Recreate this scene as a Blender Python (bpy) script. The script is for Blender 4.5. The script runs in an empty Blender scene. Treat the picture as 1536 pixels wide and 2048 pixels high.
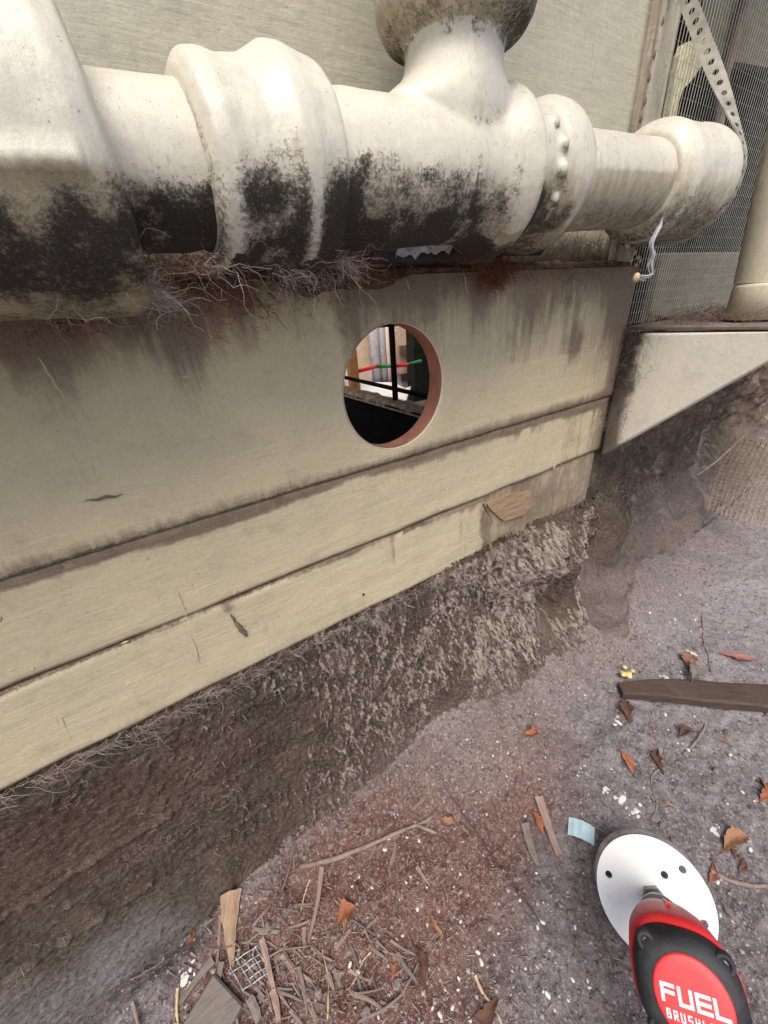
import bpy, math, random
import numpy as np
from mathutils import Matrix, Vector

# ------------------------------------------------------------------ camera, sky, sun, exposure
S = bpy.context.scene
COL = S.collection
CAM = np.array([-0.19742928, -0.29169755, 0.06555949])
YAW, PITCH, ROLL = 0.53828492, 0.48910321, 0.0801922
FPX = 769.0                                   # focal length in photo pixels (photo 1536 px wide)


def cam_axes():
    f = np.array([math.sin(YAW) * math.cos(PITCH), math.cos(YAW) * math.cos(PITCH), -math.sin(PITCH)])
    r = np.array([math.cos(YAW), -math.sin(YAW), 0.0])
    d = np.cross(f, r)
    c, s = math.cos(ROLL), math.sin(ROLL)
    return c * r + s * d, -s * r + c * d, f


RX, DY, FZ = cam_axes()
cd = bpy.data.cameras.new('camera')
cam = bpy.data.objects.new('camera', cd)
COL.objects.link(cam)
cd.sensor_fit = 'HORIZONTAL'
cd.sensor_width = 36.0
cd.lens = 36.0 * FPX / 1536.0
cd.clip_start = 0.005
cd.clip_end = 200.0
M = Matrix.Identity(4)
for i in range(3):
    M[i][0], M[i][1], M[i][2], M[i][3] = RX[i], -DY[i], -FZ[i], CAM[i]
cam.matrix_world = M
S.camera = cam

SUN_DIR = np.array([-0.30, -0.42, 0.85])
SUN_DIR = SUN_DIR / np.linalg.norm(SUN_DIR)
w = bpy.data.worlds.new("World")
S.world = w
w.use_nodes = True
wn = w.node_tree.nodes
wl = w.node_tree.links
wn.clear()
sky = wn.new('ShaderNodeTexSky')
sky.sky_type = 'NISHITA'
sky.sun_disc = False
sky.sun_elevation = math.asin(SUN_DIR[2])
sky.sun_rotation = math.atan2(SUN_DIR[0], SUN_DIR[1])
sky.air_density = 1.0
sky.dust_density = 4.0
bg = wn.new('ShaderNodeBackground')
bg.inputs['Strength'].default_value = 0.105
wo = wn.new('ShaderNodeOutputWorld')
wl.new(sky.outputs[0], bg.inputs['Color'])
wl.new(bg.outputs[0], wo.inputs['Surface'])
sl = bpy.data.lights.new('sun', 'SUN')
sl.energy = 1.5
sl.angle = math.radians(34)
sl.color = (1.0, 0.94, 0.86)
so = bpy.data.objects.new('sun', sl)
COL.objects.link(so)
so.rotation_euler = Vector(SUN_DIR).to_track_quat('Z', 'Y').to_euler()
so.location = (-2, -3, 4)
S.view_settings.view_transform = 'Standard'
S.view_settings.look = 'None'
S.view_settings.exposure = 0.82
S.view_settings.gamma = 1.0
S.view_settings.use_curve_mapping = False

rng = np.random.default_rng(7)
random.seed(7)


# ------------------------------------------------------------------ maths helpers
def ray(u, v):
    q = (u - 768.0) / FPX * RX + (v - 1024.0) / FPX * DY + FZ
    return q


def hit(u, v, axis, val):
    """the point of the plane axis = val that lies behind photo pixel u, v"""
    d = ray(u, v)
    return CAM + d * ((val - CAM[axis]) / d[axis])


def _h(ix, iy, iz, seed):
    h = (ix.astype(np.uint32) * np.uint32(374761393) + iy.astype(np.uint32) * np.uint32(668265263)
         + iz.astype(np.uint32) * np.uint32(2147483647) + np.uint32(seed * 974711 + 13))
    h = (h ^ (h >> np.uint32(13))) * np.uint32(1274126177)
    h = (h ^ (h >> np.uint32(16))) * np.uint32(2246822519)
    h = h ^ (h >> np.uint32(15))
    return h.astype(np.float64) / 4294967295.0


def vnoise(P, seed=0):
    P = np.asarray(P, float)
    i = np.floor(P).astype(np.int64)
    f = P - i
    f = f * f * f * (f * (f * 6 - 15) + 10)
    i = i & 0xFFFFFF
    out = 0
    for dx in (0, 1):
        wx = f[..., 0] if dx else 1 - f[..., 0]
        for dy in (0, 1):
            wy = f[..., 1] if dy else 1 - f[..., 1]
            for dz in (0, 1):
                wz = f[..., 2] if dz else 1 - f[..., 2]
                out = out + wx * wy * wz * _h(i[..., 0] + dx, i[..., 1] + dy, i[..., 2] + dz, seed)
    return out


def fbm(P, octv=4, seed=0, gain=0.5):
    """0..1, mean about 0.5"""
    P = np.asarray(P, float)
    a, t, s = 1.0, 0.0, 0.0
    for k in range(octv):
        s = s + a * vnoise(P * 2.0 ** k + 17.3 * k, seed + k)
        t += a
        a *= gain
    return s / t


def ridged(P, octv=4, seed=0, gain=0.55):
    a, t, s = 1.0, 0.0, 0.0
    for k in range(octv):
        n = 1 - np.abs(2 * vnoise(np.asarray(P) * 2.0 ** k + 9.1 * k, seed + k) - 1)
        s = s + a * n ** 2
        t += a
        a *= gain
    return s / t


def sstep(a, b, x):
    t = np.clip((np.asarray(x, float) - a) / (b - a), 0, 1)
    return t * t * (3 - 2 * t)


# ------------------------------------------------------------------ mesh helpers
def mesh(name, V, F, mat=None, smooth=True, attrs=None):
    V = np.ascontiguousarray(np.asarray(V, np.float32).reshape(-1, 3))
    me = bpy.data.meshes.new(name)
    if isinstance(F, np.ndarray):
        n, k = F.shape
        me.vertices.add(len(V))
        me.vertices.foreach_set('co', V.ravel())
        me.loops.add(n * k)
        me.loops.foreach_set('vertex_index', np.ascontiguousarray(F, np.int32).ravel())
        me.polygons.add(n)
        me.polygons.foreach_set('loop_start', np.arange(0, n * k, k, dtype=np.int32))
        me.update(calc_edges=True)
    else:
        me.from_pydata(V.tolist(), [], [tuple(int(i) for i in f) for f in F])
        me.update()
    if smooth:
        me.polygons.foreach_set('use_smooth', np.ones(len(me.polygons), bool))
    for k, a in (attrs or {}).items():
        at = me.attributes.new(k, 'FLOAT', 'POINT')
        at.data.foreach_set('value', np.ascontiguousarray(a, np.float32).ravel())
    if mat:
        me.materials.append(mat)
    return me


def link(name, me, parent=None, loc=(0, 0, 0)):
    o = bpy.data.objects.new(name, me)
    COL.objects.link(o)
    o.location = loc
    if parent is not None:
        o.parent = parent
    return o


def tag(o, label=None, cat=None, group=None, kind=None):
    for k, v in (('label', label), ('category', cat), ('group', group), ('kind', kind)):
        if v:
            o[k] = v
    return o


def empty(name, loc, label, cat, group=None):
    o = bpy.data.objects.new(name, None)
    COL.objects.link(o)
    o.location = loc
    o.empty_display_size = 0.02
    return tag(o, label, cat, group)


def part(name, V, F, mat, root, smooth=True, attrs=None, label=None, kind=None):
    """a mesh given in world coordinates, hung under root (an unrotated Empty or a part of one)"""
    L = np.zeros(3)
    r = root
    while r is not None:
        L += np.array(r.location)
        r = r.parent
    o = link(name, mesh(name, np.asarray(V, float).reshape(-1, 3) - L, F, mat, smooth, attrs), root)
    return tag(o, label, None, None, kind)


def solo(name, V, F, mat, loc, label, cat, smooth=True, attrs=None, group=None, kind=None):
    V = np.asarray(V, float).reshape(-1, 3)
    o = link(name, mesh(name, V - np.array(loc), F, mat, smooth, attrs), None, loc)
    return tag(o, label, cat, group, kind)


def gridF(n, m, wrap=False):
    i, j = np.meshgrid(np.arange(n - 1), np.arange(m if wrap else m - 1), indexing='ij')
    j2 = (j + 1) % m
    return np.stack([i * m + j, (i + 1) * m + j, (i + 1) * m + j2, i * m + j2], -1).reshape(-1, 4)


def join(parts):
    Vs, Fs, o = [], [], 0
    for V, F in parts:
        V = np.asarray(V, float).reshape(-1, 3)
        Vs.append(V)
        Fs += [tuple(int(a) + o for a in f) for f in F]
        o += len(V)
    return np.concatenate(Vs), Fs


def box(x0, x1, y0, y1, z0, z1, bev=0.0):
    """box with chamfered edges"""
    if bev <= 0:
        V = [(x, y, z) for x in (x0, x1) for y in (y0, y1) for z in (z0, z1)]
        return np.array(V), [(0, 1, 3, 2), (4, 6, 7, 5), (0, 4, 5, 1), (2, 3, 7, 6), (0, 2, 6, 4), (1, 5, 7, 3)]
    V, idx = [], {}
    X, Y, Z = (x0, x1), (y0, y1), (z0, z1)
    for a in (0, 1):
        for b in (0, 1):
            for c in (0, 1):
                p = np.array([X[a], Y[b], Z[c]])
                s = np.array([1 - 2 * a, 1 - 2 * b, 1 - 2 * c]) * bev
                for k in range(3):
                    q = p + s
                    q[k] = p[k]
                    idx[(a, b, c, k)] = len(V)
                    V.append(q)
    F = []
    for k in range(3):
        for e in (0, 1):
            o = [(0, 0), (1, 0), (1, 1), (0, 1)]
            f = []
            for (p, q) in o:
                t = [p, q]
                t.insert(k, e)
                f.append(idx[tuple(t) + (k,)])
            F.append(tuple(f if (e == 1) != (k == 1) else f[::-1]))
    for k in range(3):
        a, b = [i for i in range(3) if i != k]
        for ea in (0, 1):
            for eb in (0, 1):
                def g(ek, ax):
                    t = [0, 0, 0]
                    t[k], t[a], t[b] = ek, ea, eb
                    return idx[tuple(t) + (ax,)]
                F.append((g(0, a), g(1, a), g(1, b), g(0, b)))
    for a in (0, 1):
        for b in (0, 1):
            for c in (0, 1):
                F.append(tuple(idx[(a, b, c, k)] for k in range(3)))
    return np.array(V), F


def frame(D, up=(0, 0, 1)):
    D = np.asarray(D, float)
    D = D / np.linalg.norm(D)
    a = np.cross(D, up)
    if np.linalg.norm(a) < 1e-6:
        a = np.cross(D, (1, 0, 0))
    a /= np.linalg.norm(a)
    return D, a, np.cross(a, D)           # axis, side, up


def tube(P, R, n=6, cap=True):
    P = np.asarray(P, float)
    R = np.broadcast_to(np.asarray(R, float), (len(P),))
    T = np.gradient(P, axis=0)
    T /= np.linalg.norm(T, axis=1)[:, None] + 1e-12
    _, a, b = frame(T[0], (0.31, 0.2, 0.93))
    rings = []
    for k in range(len(P)):
        a = a - T[k] * (a @ T[k])
        a /= np.linalg.norm(a)
        b = np.cross(T[k], a)
        t = np.arange(n) * 2 * np.pi / n
        rings.append(P[k] + R[k] * (np.cos(t)[:, None] * a + np.sin(t)[:, None] * b))
    V = np.concatenate(rings)
    F = [tuple(f) for f in gridF(len(P), n, True)]
    if cap:
        F.append(tuple(range(n))[::-1])
        F.append(tuple(range((len(P) - 1) * n, len(P) * n)))
    return V, F


def lathe(prof, O, D, n=96, step=0.0025, sub=True):
    """prof: (s, r) along axis O + s*D ; returns V, F, s and angle arrays (angle 0 = up, +90 = to -y)"""
    D, side, up = frame(D)
    prof = np.array(prof, float)
    if sub:
        seg = np.hypot(*np.diff(prof, axis=0).T)
        out = []
        for k in range(len(prof) - 1):
            m = max(1, int(np.ceil(seg[k] / step)))
            for j in range(m):
                out.append(prof[k] + (prof[k + 1] - prof[k]) * j / m)
        out.append(prof[-1])
        prof = np.array(out)
    t = np.arange(n) * 2 * np.pi / n
    s, r = prof[:, 0][:, None], prof[:, 1][:, None]
    V = (np.asarray(O)[None, None] + s[..., None] * D + (r * np.cos(t))[..., None] * up
         + (r * np.sin(t))[..., None] * side)
    return V.reshape(-1, 3), gridF(len(prof), n, True), np.repeat(prof[:, 0], n), np.tile(t, len(prof))


def soften(prof, k=3, step=0.0012):
    """round the corners of a profile"""
    prof = np.array(prof, float)
    d = np.r_[0, np.cumsum(np.hypot(*np.diff(prof, axis=0).T))]
    q = np.linspace(0, d[-1], int(d[-1] / step) + 2)
    p = np.c_[np.interp(q, d, prof[:, 0]), np.interp(q, d, prof[:, 1])]
    for _ in range(k):
        p[1:-1] = (p[:-2] + 2 * p[1:-1] + p[2:]) / 4
    return p


# ------------------------------------------------------------------ material helpers
class Mat:
    def __init__(self, name):
        self.m = bpy.data.materials.new(name)
        self.m.use_nodes = True
        self.t = self.m.node_tree
        self.n, self.l = self.t.nodes, self.t.links
        self.n.clear()
        self.out = self.n.new('ShaderNodeOutputMaterial')
        self.b = self.n.new('ShaderNodeBsdfPrincipled')
        self.l.new(self.b.outputs[0], self.out.inputs[0])
        tc = self.n.new('ShaderNodeTexCoord')
        self.co = tc.outputs['Object']
        self.h = None
        self.set('Specular IOR Level', 0.3)

    def put(self, sock, v):
        if hasattr(v, 'is_output'):
            self.l.new(v, sock)
        elif isinstance(v, (tuple, list)) and len(v) == 3 and sock.type == 'RGBA':
            sock.default_value = (*v, 1)
        else:
            sock.default_value = v

    def set(self, k, v):
        self.put(self.b.inputs[k], v)
        return self

    def map(self, sc=(1, 1, 1), rot=(0, 0, 0)):
        m = self.n.new('ShaderNodeMapping')
        self.l.new(self.co, m.inputs[0])
        m.inputs['Scale'].default_value = sc
        m.inputs['Rotation'].default_value = rot
        return m.outputs[0]

    def noise(self, scale, detail=4, rough=0.55, co=None, dist=0.0):
        x = self.n.new('ShaderNodeTexNoise')
        self.l.new(co or self.co, x.inputs['Vector'])
        x.inputs['Scale'].default_value = scale
        x.inputs['Detail'].default_value = detail
        x.inputs['Roughness'].default_value = rough
        x.inputs['Distortion'].default_value = dist
        return x.outputs[0]

    def voro(self, scale, feat='F1', co=None):
        x = self.n.new('ShaderNodeTexVoronoi')
        x.feature = feat
        self.l.new(co or self.co, x.inputs['Vector'])
        x.inputs['Scale'].default_value = scale
        return x.outputs['Distance']

    def attr(self, name):
        x = self.n.new('ShaderNodeAttribute')
        x.attribute_name = name
        return x.outputs['Fac']

    def op(self, o, a, b=0.0):
        x = self.n.new('ShaderNodeMath')
        x.operation = o
        self.put(x.inputs[0], a)
        self.put(x.inputs[1], b)
        return x.outputs[0]

    def rng(self, v, a, b, c=0.0, d=1.0, smooth=True):
        x = self.n.new('ShaderNodeMapRange')
        if smooth:
            x.interpolation_type = 'SMOOTHSTEP'
        self.put(x.inputs[0], v)
        for k, q in zip((1, 2, 3, 4), (a, b, c, d)):
            x.inputs[k].default_value = q
        return x.outputs[0]

    def mix(self, f, a, b, mode='MIX'):
        x = self.n.new('ShaderNodeMix')
        x.data_type = 'RGBA'
        x.blend_type = mode
        self.put(x.inputs[0], f)
        self.put(x.inputs[6], a)
        self.put(x.inputs[7], b)
        return x.outputs[2]

    def rand(self):
        return self.n.new('ShaderNodeNewGeometry').outputs['Random Per Island']

    def obrand(self):
        return self.n.new('ShaderNodeObjectInfo').outputs['Random']

    def bump(self, h, strength=0.5, dist=0.001):
        x = self.n.new('ShaderNodeBump')
        x.inputs['Strength'].default_value = strength
        x.inputs['Distance'].default_value = dist
        self.put(x.inputs['Height'], h)
        if self.h is not None:
            self.l.new(self.h, x.inputs['Normal'])
        self.h = x.outputs[0]
        self.l.new(self.h, self.b.inputs['Normal'])
        return self

    def color(self, c, rough=0.7):
        self.set('Base Color', c)
        self.set('Roughness', rough)
        return self.m


def spread(m, attr, noise, k=0.9, lo=0.42, hi=0.62):
    """an attribute 0..1 turned into a mask with a broken, noisy edge"""
    a = m.op('ADD', m.attr(attr), m.op('MULTIPLY', m.op('SUBTRACT', noise, 0.5), k))
    return m.rng(a, lo, hi)


def paint_mat(name, base, tint, grain=(14, 60, 220), dark=(0.030, 0.026, 0.020), brown=(0.15, 0.108, 0.078),
              rust=(0.33, 0.115, 0.05), gstr=0.35, rough=0.62, lump=0.5, kd=1.5, spec=0.3, fbump=0.55):
    m = Mat(name)
    big = m.noise(9, 5, 0.6)
    c = m.mix(m.rng(big, 0.35, 0.7), base, tint)
    fine = m.noise(260, 5, 0.6, m.map((1, 1, 1)))
    c = m.mix(m.rng(fine, 0.3, 0.75, 0, 0.35), c, tuple(x * 0.72 for x in base))
    streak = m.noise(1.0, 6, 0.7, m.map((130, 130, 16)))
    gr = m.noise(1.0, 6, 0.65, m.map(grain))
    n2 = m.noise(95, 7, 0.75)
    n3 = m.noise(520, 5, 0.75)
    # hair-fine runs and hairs of dirt
    sp = m.noise(1.0, 5, 0.8, m.map((420, 420, 90)))
    c = m.mix(m.op('MULTIPLY', m.rng(sp, 0.60, 0.72, 0, 0.8), m.rng(m.noise(17, 4, 0.65), 0.42, 0.70)), c, brown)
    c = m.mix(m.rng(m.noise(34, 6, 0.7), 0.5, 0.8, 0, 0.5), c, tuple(x * 0.55 for x in base))
    c = m.mix(m.rng(gr, 0.58, 0.74, 0, 0.22), c, tuple(x * 0.5 for x in base))
    nb = m.op('ADD', m.op('ADD', m.op('MULTIPLY', streak, 0.45), m.op('MULTIPLY', n2, 0.30)), m.op('MULTIPLY', n3, 0.25))
    hair = m.noise(1.0, 4, 0.75, m.map((330, 330, 30)))
    hm = m.op('MULTIPLY', m.op('ADD', m.op('MULTIPLY', m.attr('brown'), 1.1), 0.08), m.rng(m.noise(22, 4, 0.6), 0.38, 0.66))
    c = m.mix(m.op('MULTIPLY', m.rng(hair, 0.57, 0.66), m.op('MINIMUM', hm, 0.85)), c, tuple(x * 0.45 for x in brown))
    spk = m.noise(620, 3, 0.6)
    c = m.mix(m.op('MULTIPLY', m.rng(spk, 0.66, 0.72), 0.6), c, tuple(x * 0.6 for x in brown))
    c = m.mix(m.op('MULTIPLY', spread(m, 'brown', nb, 2.0, 0.24, 0.98), 0.90), c,
              m.mix(m.rng(n3, 0.35, 0.7), brown, tuple(x * 1.7 for x in brown)))
    c = m.mix(m.op('MULTIPLY', spread(m, 'rust', n2, 1.2, 0.35, 0.8), 0.85), c,
              m.mix(m.rng(n3, 0.4, 0.65), rust, tuple(x * 0.4 for x in rust)))
    nd = m.op('ADD', m.op('MULTIPLY', n2, 0.35), m.op('MULTIPLY', n3, 0.65))
    fd = spread(m, 'dark', nd, kd, 0.26, 0.84)
    c = m.mix(m.op('MULTIPLY', fd, 0.97), c, m.mix(m.rng(n3, 0.56, 0.74, 0, 0.7), dark, tuple(x * 1.1 for x in brown)))
    m.bump(m.noise(28, 3, 0.5), lump, 0.004)
    m.bump(gr, gstr, 0.0012)
    m.bump(n2, fbump, 0.0012)
    m.set('Specular IOR Level', spec)
    rough = m.rng(fd, 0.0, 1.0, rough, 0.85)
    m.bump(m.op('MULTIPLY', n3, fd), 0.8, 0.0012)
    return m.color(c, rough)


def plain_mat(name, base, var=0.25, scale=40, rough=0.7, bump=0.3, bscale=120, metal=0.0, spec=0.3):
    m = Mat(name)
    n = m.noise(scale, 6, 0.65)
    c = m.mix(m.rng(n, 0.3, 0.72), tuple(x * (1 - var) for x in base), tuple(min(1, x * (1 + var)) for x in base))
    m.bump(m.noise(bscale, 5, 0.65), bump, 0.001)
    m.set('Metallic', metal)
    m.set('Specular IOR Level', spec)
    return m.color(c, rough)


def litter_mat(name, a, b, rough=0.75, grain=(30, 300, 300)):
    m = Mat(name)
    g = m.noise(1.0, 5, 0.7, m.map(grain))
    c = m.mix(m.obrand(), a, b)
    c = m.mix(m.rng(g, 0.4, 0.7, 0, 0.7), c, tuple(x * 0.45 for x in a))
    m.bump(g, 0.5, 0.0008)
    return m.color(c, rough)


MT = {}
MT['board'] = paint_mat('cream_board_paint', (0.60, 0.515, 0.335), (0.55, 0.48, 0.325), grain=(22, 60, 330), gstr=0.55)
MT['panel'] = paint_mat('grey_green_panel_paint', (0.50, 0.47, 0.36), (0.44, 0.425, 0.335), grain=(22, 60, 260), gstr=0.45)
MT['pipe'] = paint_mat('thick_white_pipe_paint', (0.68, 0.64, 0.525), (0.58, 0.55, 0.455), grain=(150, 120, 60), gstr=0.3,
                       dark=(0.017, 0.014, 0.010), brown=(0.24, 0.195, 0.12), lump=0.25, kd=2.3, rough=0.36, spec=0.5, fbump=0.3)
MT['white'] = paint_mat('white_bracket_paint', (0.78, 0.74, 0.62), (0.76, 0.71, 0.58), grain=(40, 40, 40), gstr=0.12, lump=0.2)
MT['post'] = paint_mat('cream_post_paint', (0.66, 0.60, 0.44), (0.62, 0.56, 0.42), grain=(40, 40, 40), gstr=0.1, lump=0.15)
MT['cedar'] = plain_mat('cut_cedar', (0.43, 0.185, 0.110), 0.28, 45, 0.75, 0.9, 420)
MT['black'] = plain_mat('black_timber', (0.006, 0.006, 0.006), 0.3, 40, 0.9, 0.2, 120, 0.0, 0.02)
MT['web'] = plain_mat('dusty_cobweb', (0.40, 0.33, 0.29), 0.25, 30, 0.95, 0.1)
MT['webdark'] = plain_mat('grey_cobweb', (0.17, 0.135, 0.115), 0.3, 30, 0.95, 0.1)
MT['galv'] = plain_mat('weathered_steel_strap', (0.31, 0.29, 0.245), 0.3, 60, 0.6, 0.3, 200)
MT['wire'] = plain_mat('dull_wire', (0.42, 0.42, 0.37), 0.2, 30, 0.5, 0.0, 100, 0.0, 0.5)
m = Mat('white_saw_enamel')
n1 = m.noise(45, 5, 0.7)
n2 = m.noise(1.0, 4, 0.8, m.map((500, 500, 120), (0.4, 0.3, 0.8)))
c = m.mix(m.rng(n1, 0.5, 0.8, 0, 0.6), (0.70, 0.715, 0.71), (0.55, 0.545, 0.52))
c = m.mix(m.rng(n2, 0.64, 0.70, 0, 0.75), c, (0.22, 0.20, 0.18))
m.bump(n1, 0.2, 0.001)
m.set('Specular IOR Level', 0.5)
MT['saw'] = m.color(c, m.rng(n1, 0.3, 0.8, 0.28, 0.6))
MT['sawside'] = plain_mat('scuffed_saw_side', (0.52, 0.49, 0.46), 0.45, 90, 0.5, 0.3, 200, 0.1, 0.5)
MT['rubber'] = plain_mat('black_rubber', (0.026, 0.027, 0.029), 0.55, 35, 0.6, 0.35, 500)
MT['red'] = plain_mat('red_plastic', (0.72, 0.03, 0.035), 0.1, 50, 0.38, 0.1, 900, 0, 0.5)
MT['redcap'] = plain_mat('red_cap_plastic', (0.70, 0.03, 0.035), 0.06, 50, 0.45, 0.15, 900, 0, 0.5)
MT['steel'] = plain_mat('worn_chuck_steel', (0.23, 0.22, 0.22), 0.3, 60, 0.38, 0.15, 300, 0.7, 0.5)
MT['print'] = plain_mat('white_print', (0.82, 0.74, 0.76), 0.05, 50, 0.5, 0.0)
MT['leaf'] = litter_mat('brown_leaf', (0.36, 0.135, 0.065), (0.19, 0.078, 0.05))
MT['darkleaf'] = litter_mat('dark_brown_leaf', (0.17, 0.080, 0.052), (0.11, 0.058, 0.042))
MT['tanleaf'] = litter_mat('tan_leaf', (0.34, 0.185, 0.10), (0.26, 0.115, 0.065))
MT['needles'] = plain_mat('rusty_needles', (0.21, 0.085, 0.045), 0.5, 60, 0.9, 0.1)
MT['redleaf'] = litter_mat('dull_red_leaf', (0.30, 0.13, 0.11), (0.33, 0.14, 0.12))
MT['bark'] = litter_mat('pinkish_bark', (0.36, 0.25, 0.21), (0.24, 0.165, 0.14), grain=(60, 500, 500))
MT['tanbark'] = litter_mat('tan_bark', (0.40, 0.27, 0.18), (0.36, 0.25, 0.17), grain=(60, 500, 500))
MT['greybark'] = litter_mat('grey_bark', (0.23, 0.20, 0.175), (0.18, 0.155, 0.135), grain=(60, 500, 500))
MT['twig'] = litter_mat('dry_twig', (0.30, 0.225, 0.185), (0.20, 0.15, 0.125), grain=(80, 80, 80))
MT['straw'] = litter_mat('pale_straw', (0.62, 0.46, 0.27), (0.55, 0.42, 0.28), grain=(60, 60, 60))
MT['pebble'] = plain_mat('white_pebble', (0.66, 0.66, 0.62), 0.15, 200, 0.7, 0.2)
MT['plank'] = litter_mat('dark_wet_wood', (0.085, 0.060, 0.047), (0.085, 0.06, 0.047), grain=(25, 400, 400))
MT['yellow'] = plain_mat('dry_yellow_petal', (0.78, 0.58, 0.24), 0.15, 100, 0.7, 0.2)
MT['blue'] = plain_mat('pale_blue_plastic', (0.46, 0.63, 0.68), 0.1, 100, 0.45, 0.2)
MT['post_foam'] = plain_mat('pale_foam', (0.60, 0.54, 0.38), 0.2, 90, 0.9, 0.6, 200)
MT['paper'] = plain_mat('white_scrap', (0.62, 0.60, 0.56), 0.15, 100, 0.8, 0.4)


# ------------------------------------------------------------------ the ground
GZ = -0.55


def gheight(x, y):
    x, y = np.asarray(x, float), np.asarray(y, float)
    P = np.stack([x, y, 0 * x], -1)
    h = (fbm(P * 6, 3, 21) - 0.5) * 0.026 + (fbm(P * 24, 4, 33) - 0.5) * 0.014
    h = h + (ridged(P * 60, 3, 44) - 0.35) * 0.003 + (fbm(P * 150, 3, 55) - 0.5) * 0.006
    near = np.exp(-((x + 0.25) / 2.0) ** 2)
    h = h * near + 0.07 * np.clip(x - 0.45, 0, 0.75)
    h = h + 0.030 * sstep(-0.09, 0.03, y) * sstep(-0.6, 0.05, x) * (0.5 + fbm(P * 14, 3, 71))
    h = h + 0.045 * sstep(-0.08, 0.12, x) * sstep(-0.15, 0.0, y) * sstep(0.9, 0.5, x)
    h = h - 0.03 * sstep(-0.04, 0.01, y) * sstep(-0.20, -0.34, x)
    return GZ + h


def G(u, v):
    p = hit(u, v, 2, GZ + 0.005)
    for _ in range(3):
        p = hit(u, v, 2, float(gheight(p[0], p[1])))
    return np.array([p[0], p[1], float(gheight(p[0], p[1]))])


def Gv(u, v):
    u, v = np.asarray(u, float), np.asarray(v, float)
    d = ((u - 768.0) / FPX)[:, None] * RX + ((v - 1024.0) / FPX)[:, None] * DY + FZ
    z = np.full(len(u), GZ + 0.005)
    for _ in range(3):
        p = CAM + d * ((z - CAM[2]) / d[:, 2])[:, None]
        z = gheight(p[:, 0], p[:, 1])
    p[:, 2] = z
    return p


_gx, _gz = np.meshgrid(np.linspace(-0.8, 0.5, 300), np.linspace(-0.62, -0.2, 160), indexing='ij')
_DN = {}


def patch_noise(x, z, kx, kz, seed):
    key = (kx, kz, seed)
    if key not in _DN:
        _DN[key] = fbm(np.stack([_gx * kx, 0 * _gx, _gz * kz], -1), 3, seed)
    i, j = int(np.clip((x + 0.8) / 1.3 * 299, 0, 299)), int(np.clip((z + 0.62) / 0.42 * 159, 0, 159))
    return _DN[key][i, j]


def axis_pts(a, b, st, far, grow=1.35):
    c = list(np.arange(a, b, st))
    lo, hi, d = [], [], st
    x = a
    while x > -far:
        d *= grow
        x -= d
        lo.append(x)
    d, x = st, c[-1]
    while x < far:
        d *= grow
        x += d
        hi.append(x)
    return np.array(lo[::-1] + c + hi)


gx = axis_pts(-0.62, 1.5, 0.0036, 40)
gy = axis_pts(-0.50, 0.10, 0.0030, 40)
X, Y = np.meshgrid(gx, gy, indexing='ij')
Z = gheight(X, Y)
P3 = np.stack([X, Y, 0 * X], -1)
redzone = (np.exp(-(((X + 0.05) / 0.26) ** 2 + ((Y + 0.10) / 0.105) ** 2)) * 1.05
           + 0.95 * np.exp(-(((X + 0.22) / 0.15) ** 2 + ((Y + 0.15) / 0.11) ** 2)))
redzone *= 0.35 + 1.1 * fbm(P3 * 16, 4, 5)
m = Mat('soil')
n1 = m.noise(38, 7, 0.7)
n2 = m.noise(260, 6, 0.75)
n3 = m.noise(900, 3, 0.7)
c = m.mix(m.rng(n1, 0.32, 0.7), (0.135, 0.117, 0.120), (0.285, 0.258, 0.270))
rz = m.op('ADD', m.attr('red'), m.op('MULTIPLY', m.op('SUBTRACT', n2, 0.5), 0.9))
c = m.mix(m.rng(rz, 0.15, 0.75, 0, 0.95), c, m.mix(m.rng(n1, 0.35, 0.65), (0.125, 0.048, 0.033), (0.22, 0.120, 0.098)))
n4 = m.noise(130, 6, 0.8)
c = m.mix(m.op('MULTIPLY', m.attr('pale'), 0.75), c, m.mix(n1, (0.27, 0.245, 0.26), (0.42, 0.395, 0.41)))
c = m.mix(m.op('MULTIPLY', m.attr('bank'), 0.8), c, m.mix(n1, (0.16, 0.125, 0.11), (0.30, 0.245, 0.225)))
c = m.mix(m.rng(n2, 0.50, 0.68, 0, 0.75), c, (0.50, 0.465, 0.465))
c = m.mix(m.rng(n4, 0.48, 0.34, 0, 0.85), c, (0.052, 0.043, 0.040))
c = m.mix(m.rng(n3, 0.60, 0.68, 0, 0.8), c, (0.48, 0.44, 0.42))
c = m.mix(m.rng(n3, 0.42, 0.34, 0, 0.8), c, (0.045, 0.036, 0.033))
m.bump(n1, 0.35, 0.004)
m.bump(n2, 0.9, 0.003)
m.bump(n3, 0.6, 0.0012)
m.set('Specular IOR Level', 0.04)
MT['soil'] = m.color(c, 0.95)
g = link('ground', mesh('ground', np.stack([X, Y, Z], -1), gridF(len(gx), len(gy)), MT['soil'], True,
                        {'red': redzone, 'pale': sstep(0.25, 0.75, X + 0.25 * (fbm(P3 * 8, 3, 78) - .5)), 'bank': sstep(-0.17, -0.03, Y + 0.07 * (fbm(P3 * 14, 4, 77) - .5)) * sstep(-0.14, 0.06, X)}))
tag(g, 'purple grey bare soil with reddish mulch dust along the footing', None, None, 'structure')

# ------------------------------------------------------------------ the footing face under the boards
fx = np.arange(-0.74, 0.46, 0.0015)
fz = np.linspace(-0.60, -0.222, 252)
X, Zf = np.meshgrid(fx, fz, indexing='ij')
P3 = np.stack([X, 0 * X, Zf], -1)
rough = sstep(-0.46, 0.05, X)
lump = sstep(-0.02, 0.24, X)
# a crust of dusty web tassels: tapered runs stamped into the relief
crust = np.zeros_like(X)
rc = np.random.default_rng(404)
dx, dz = fx[1] - fx[0], fz[1] - fz[0]


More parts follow.
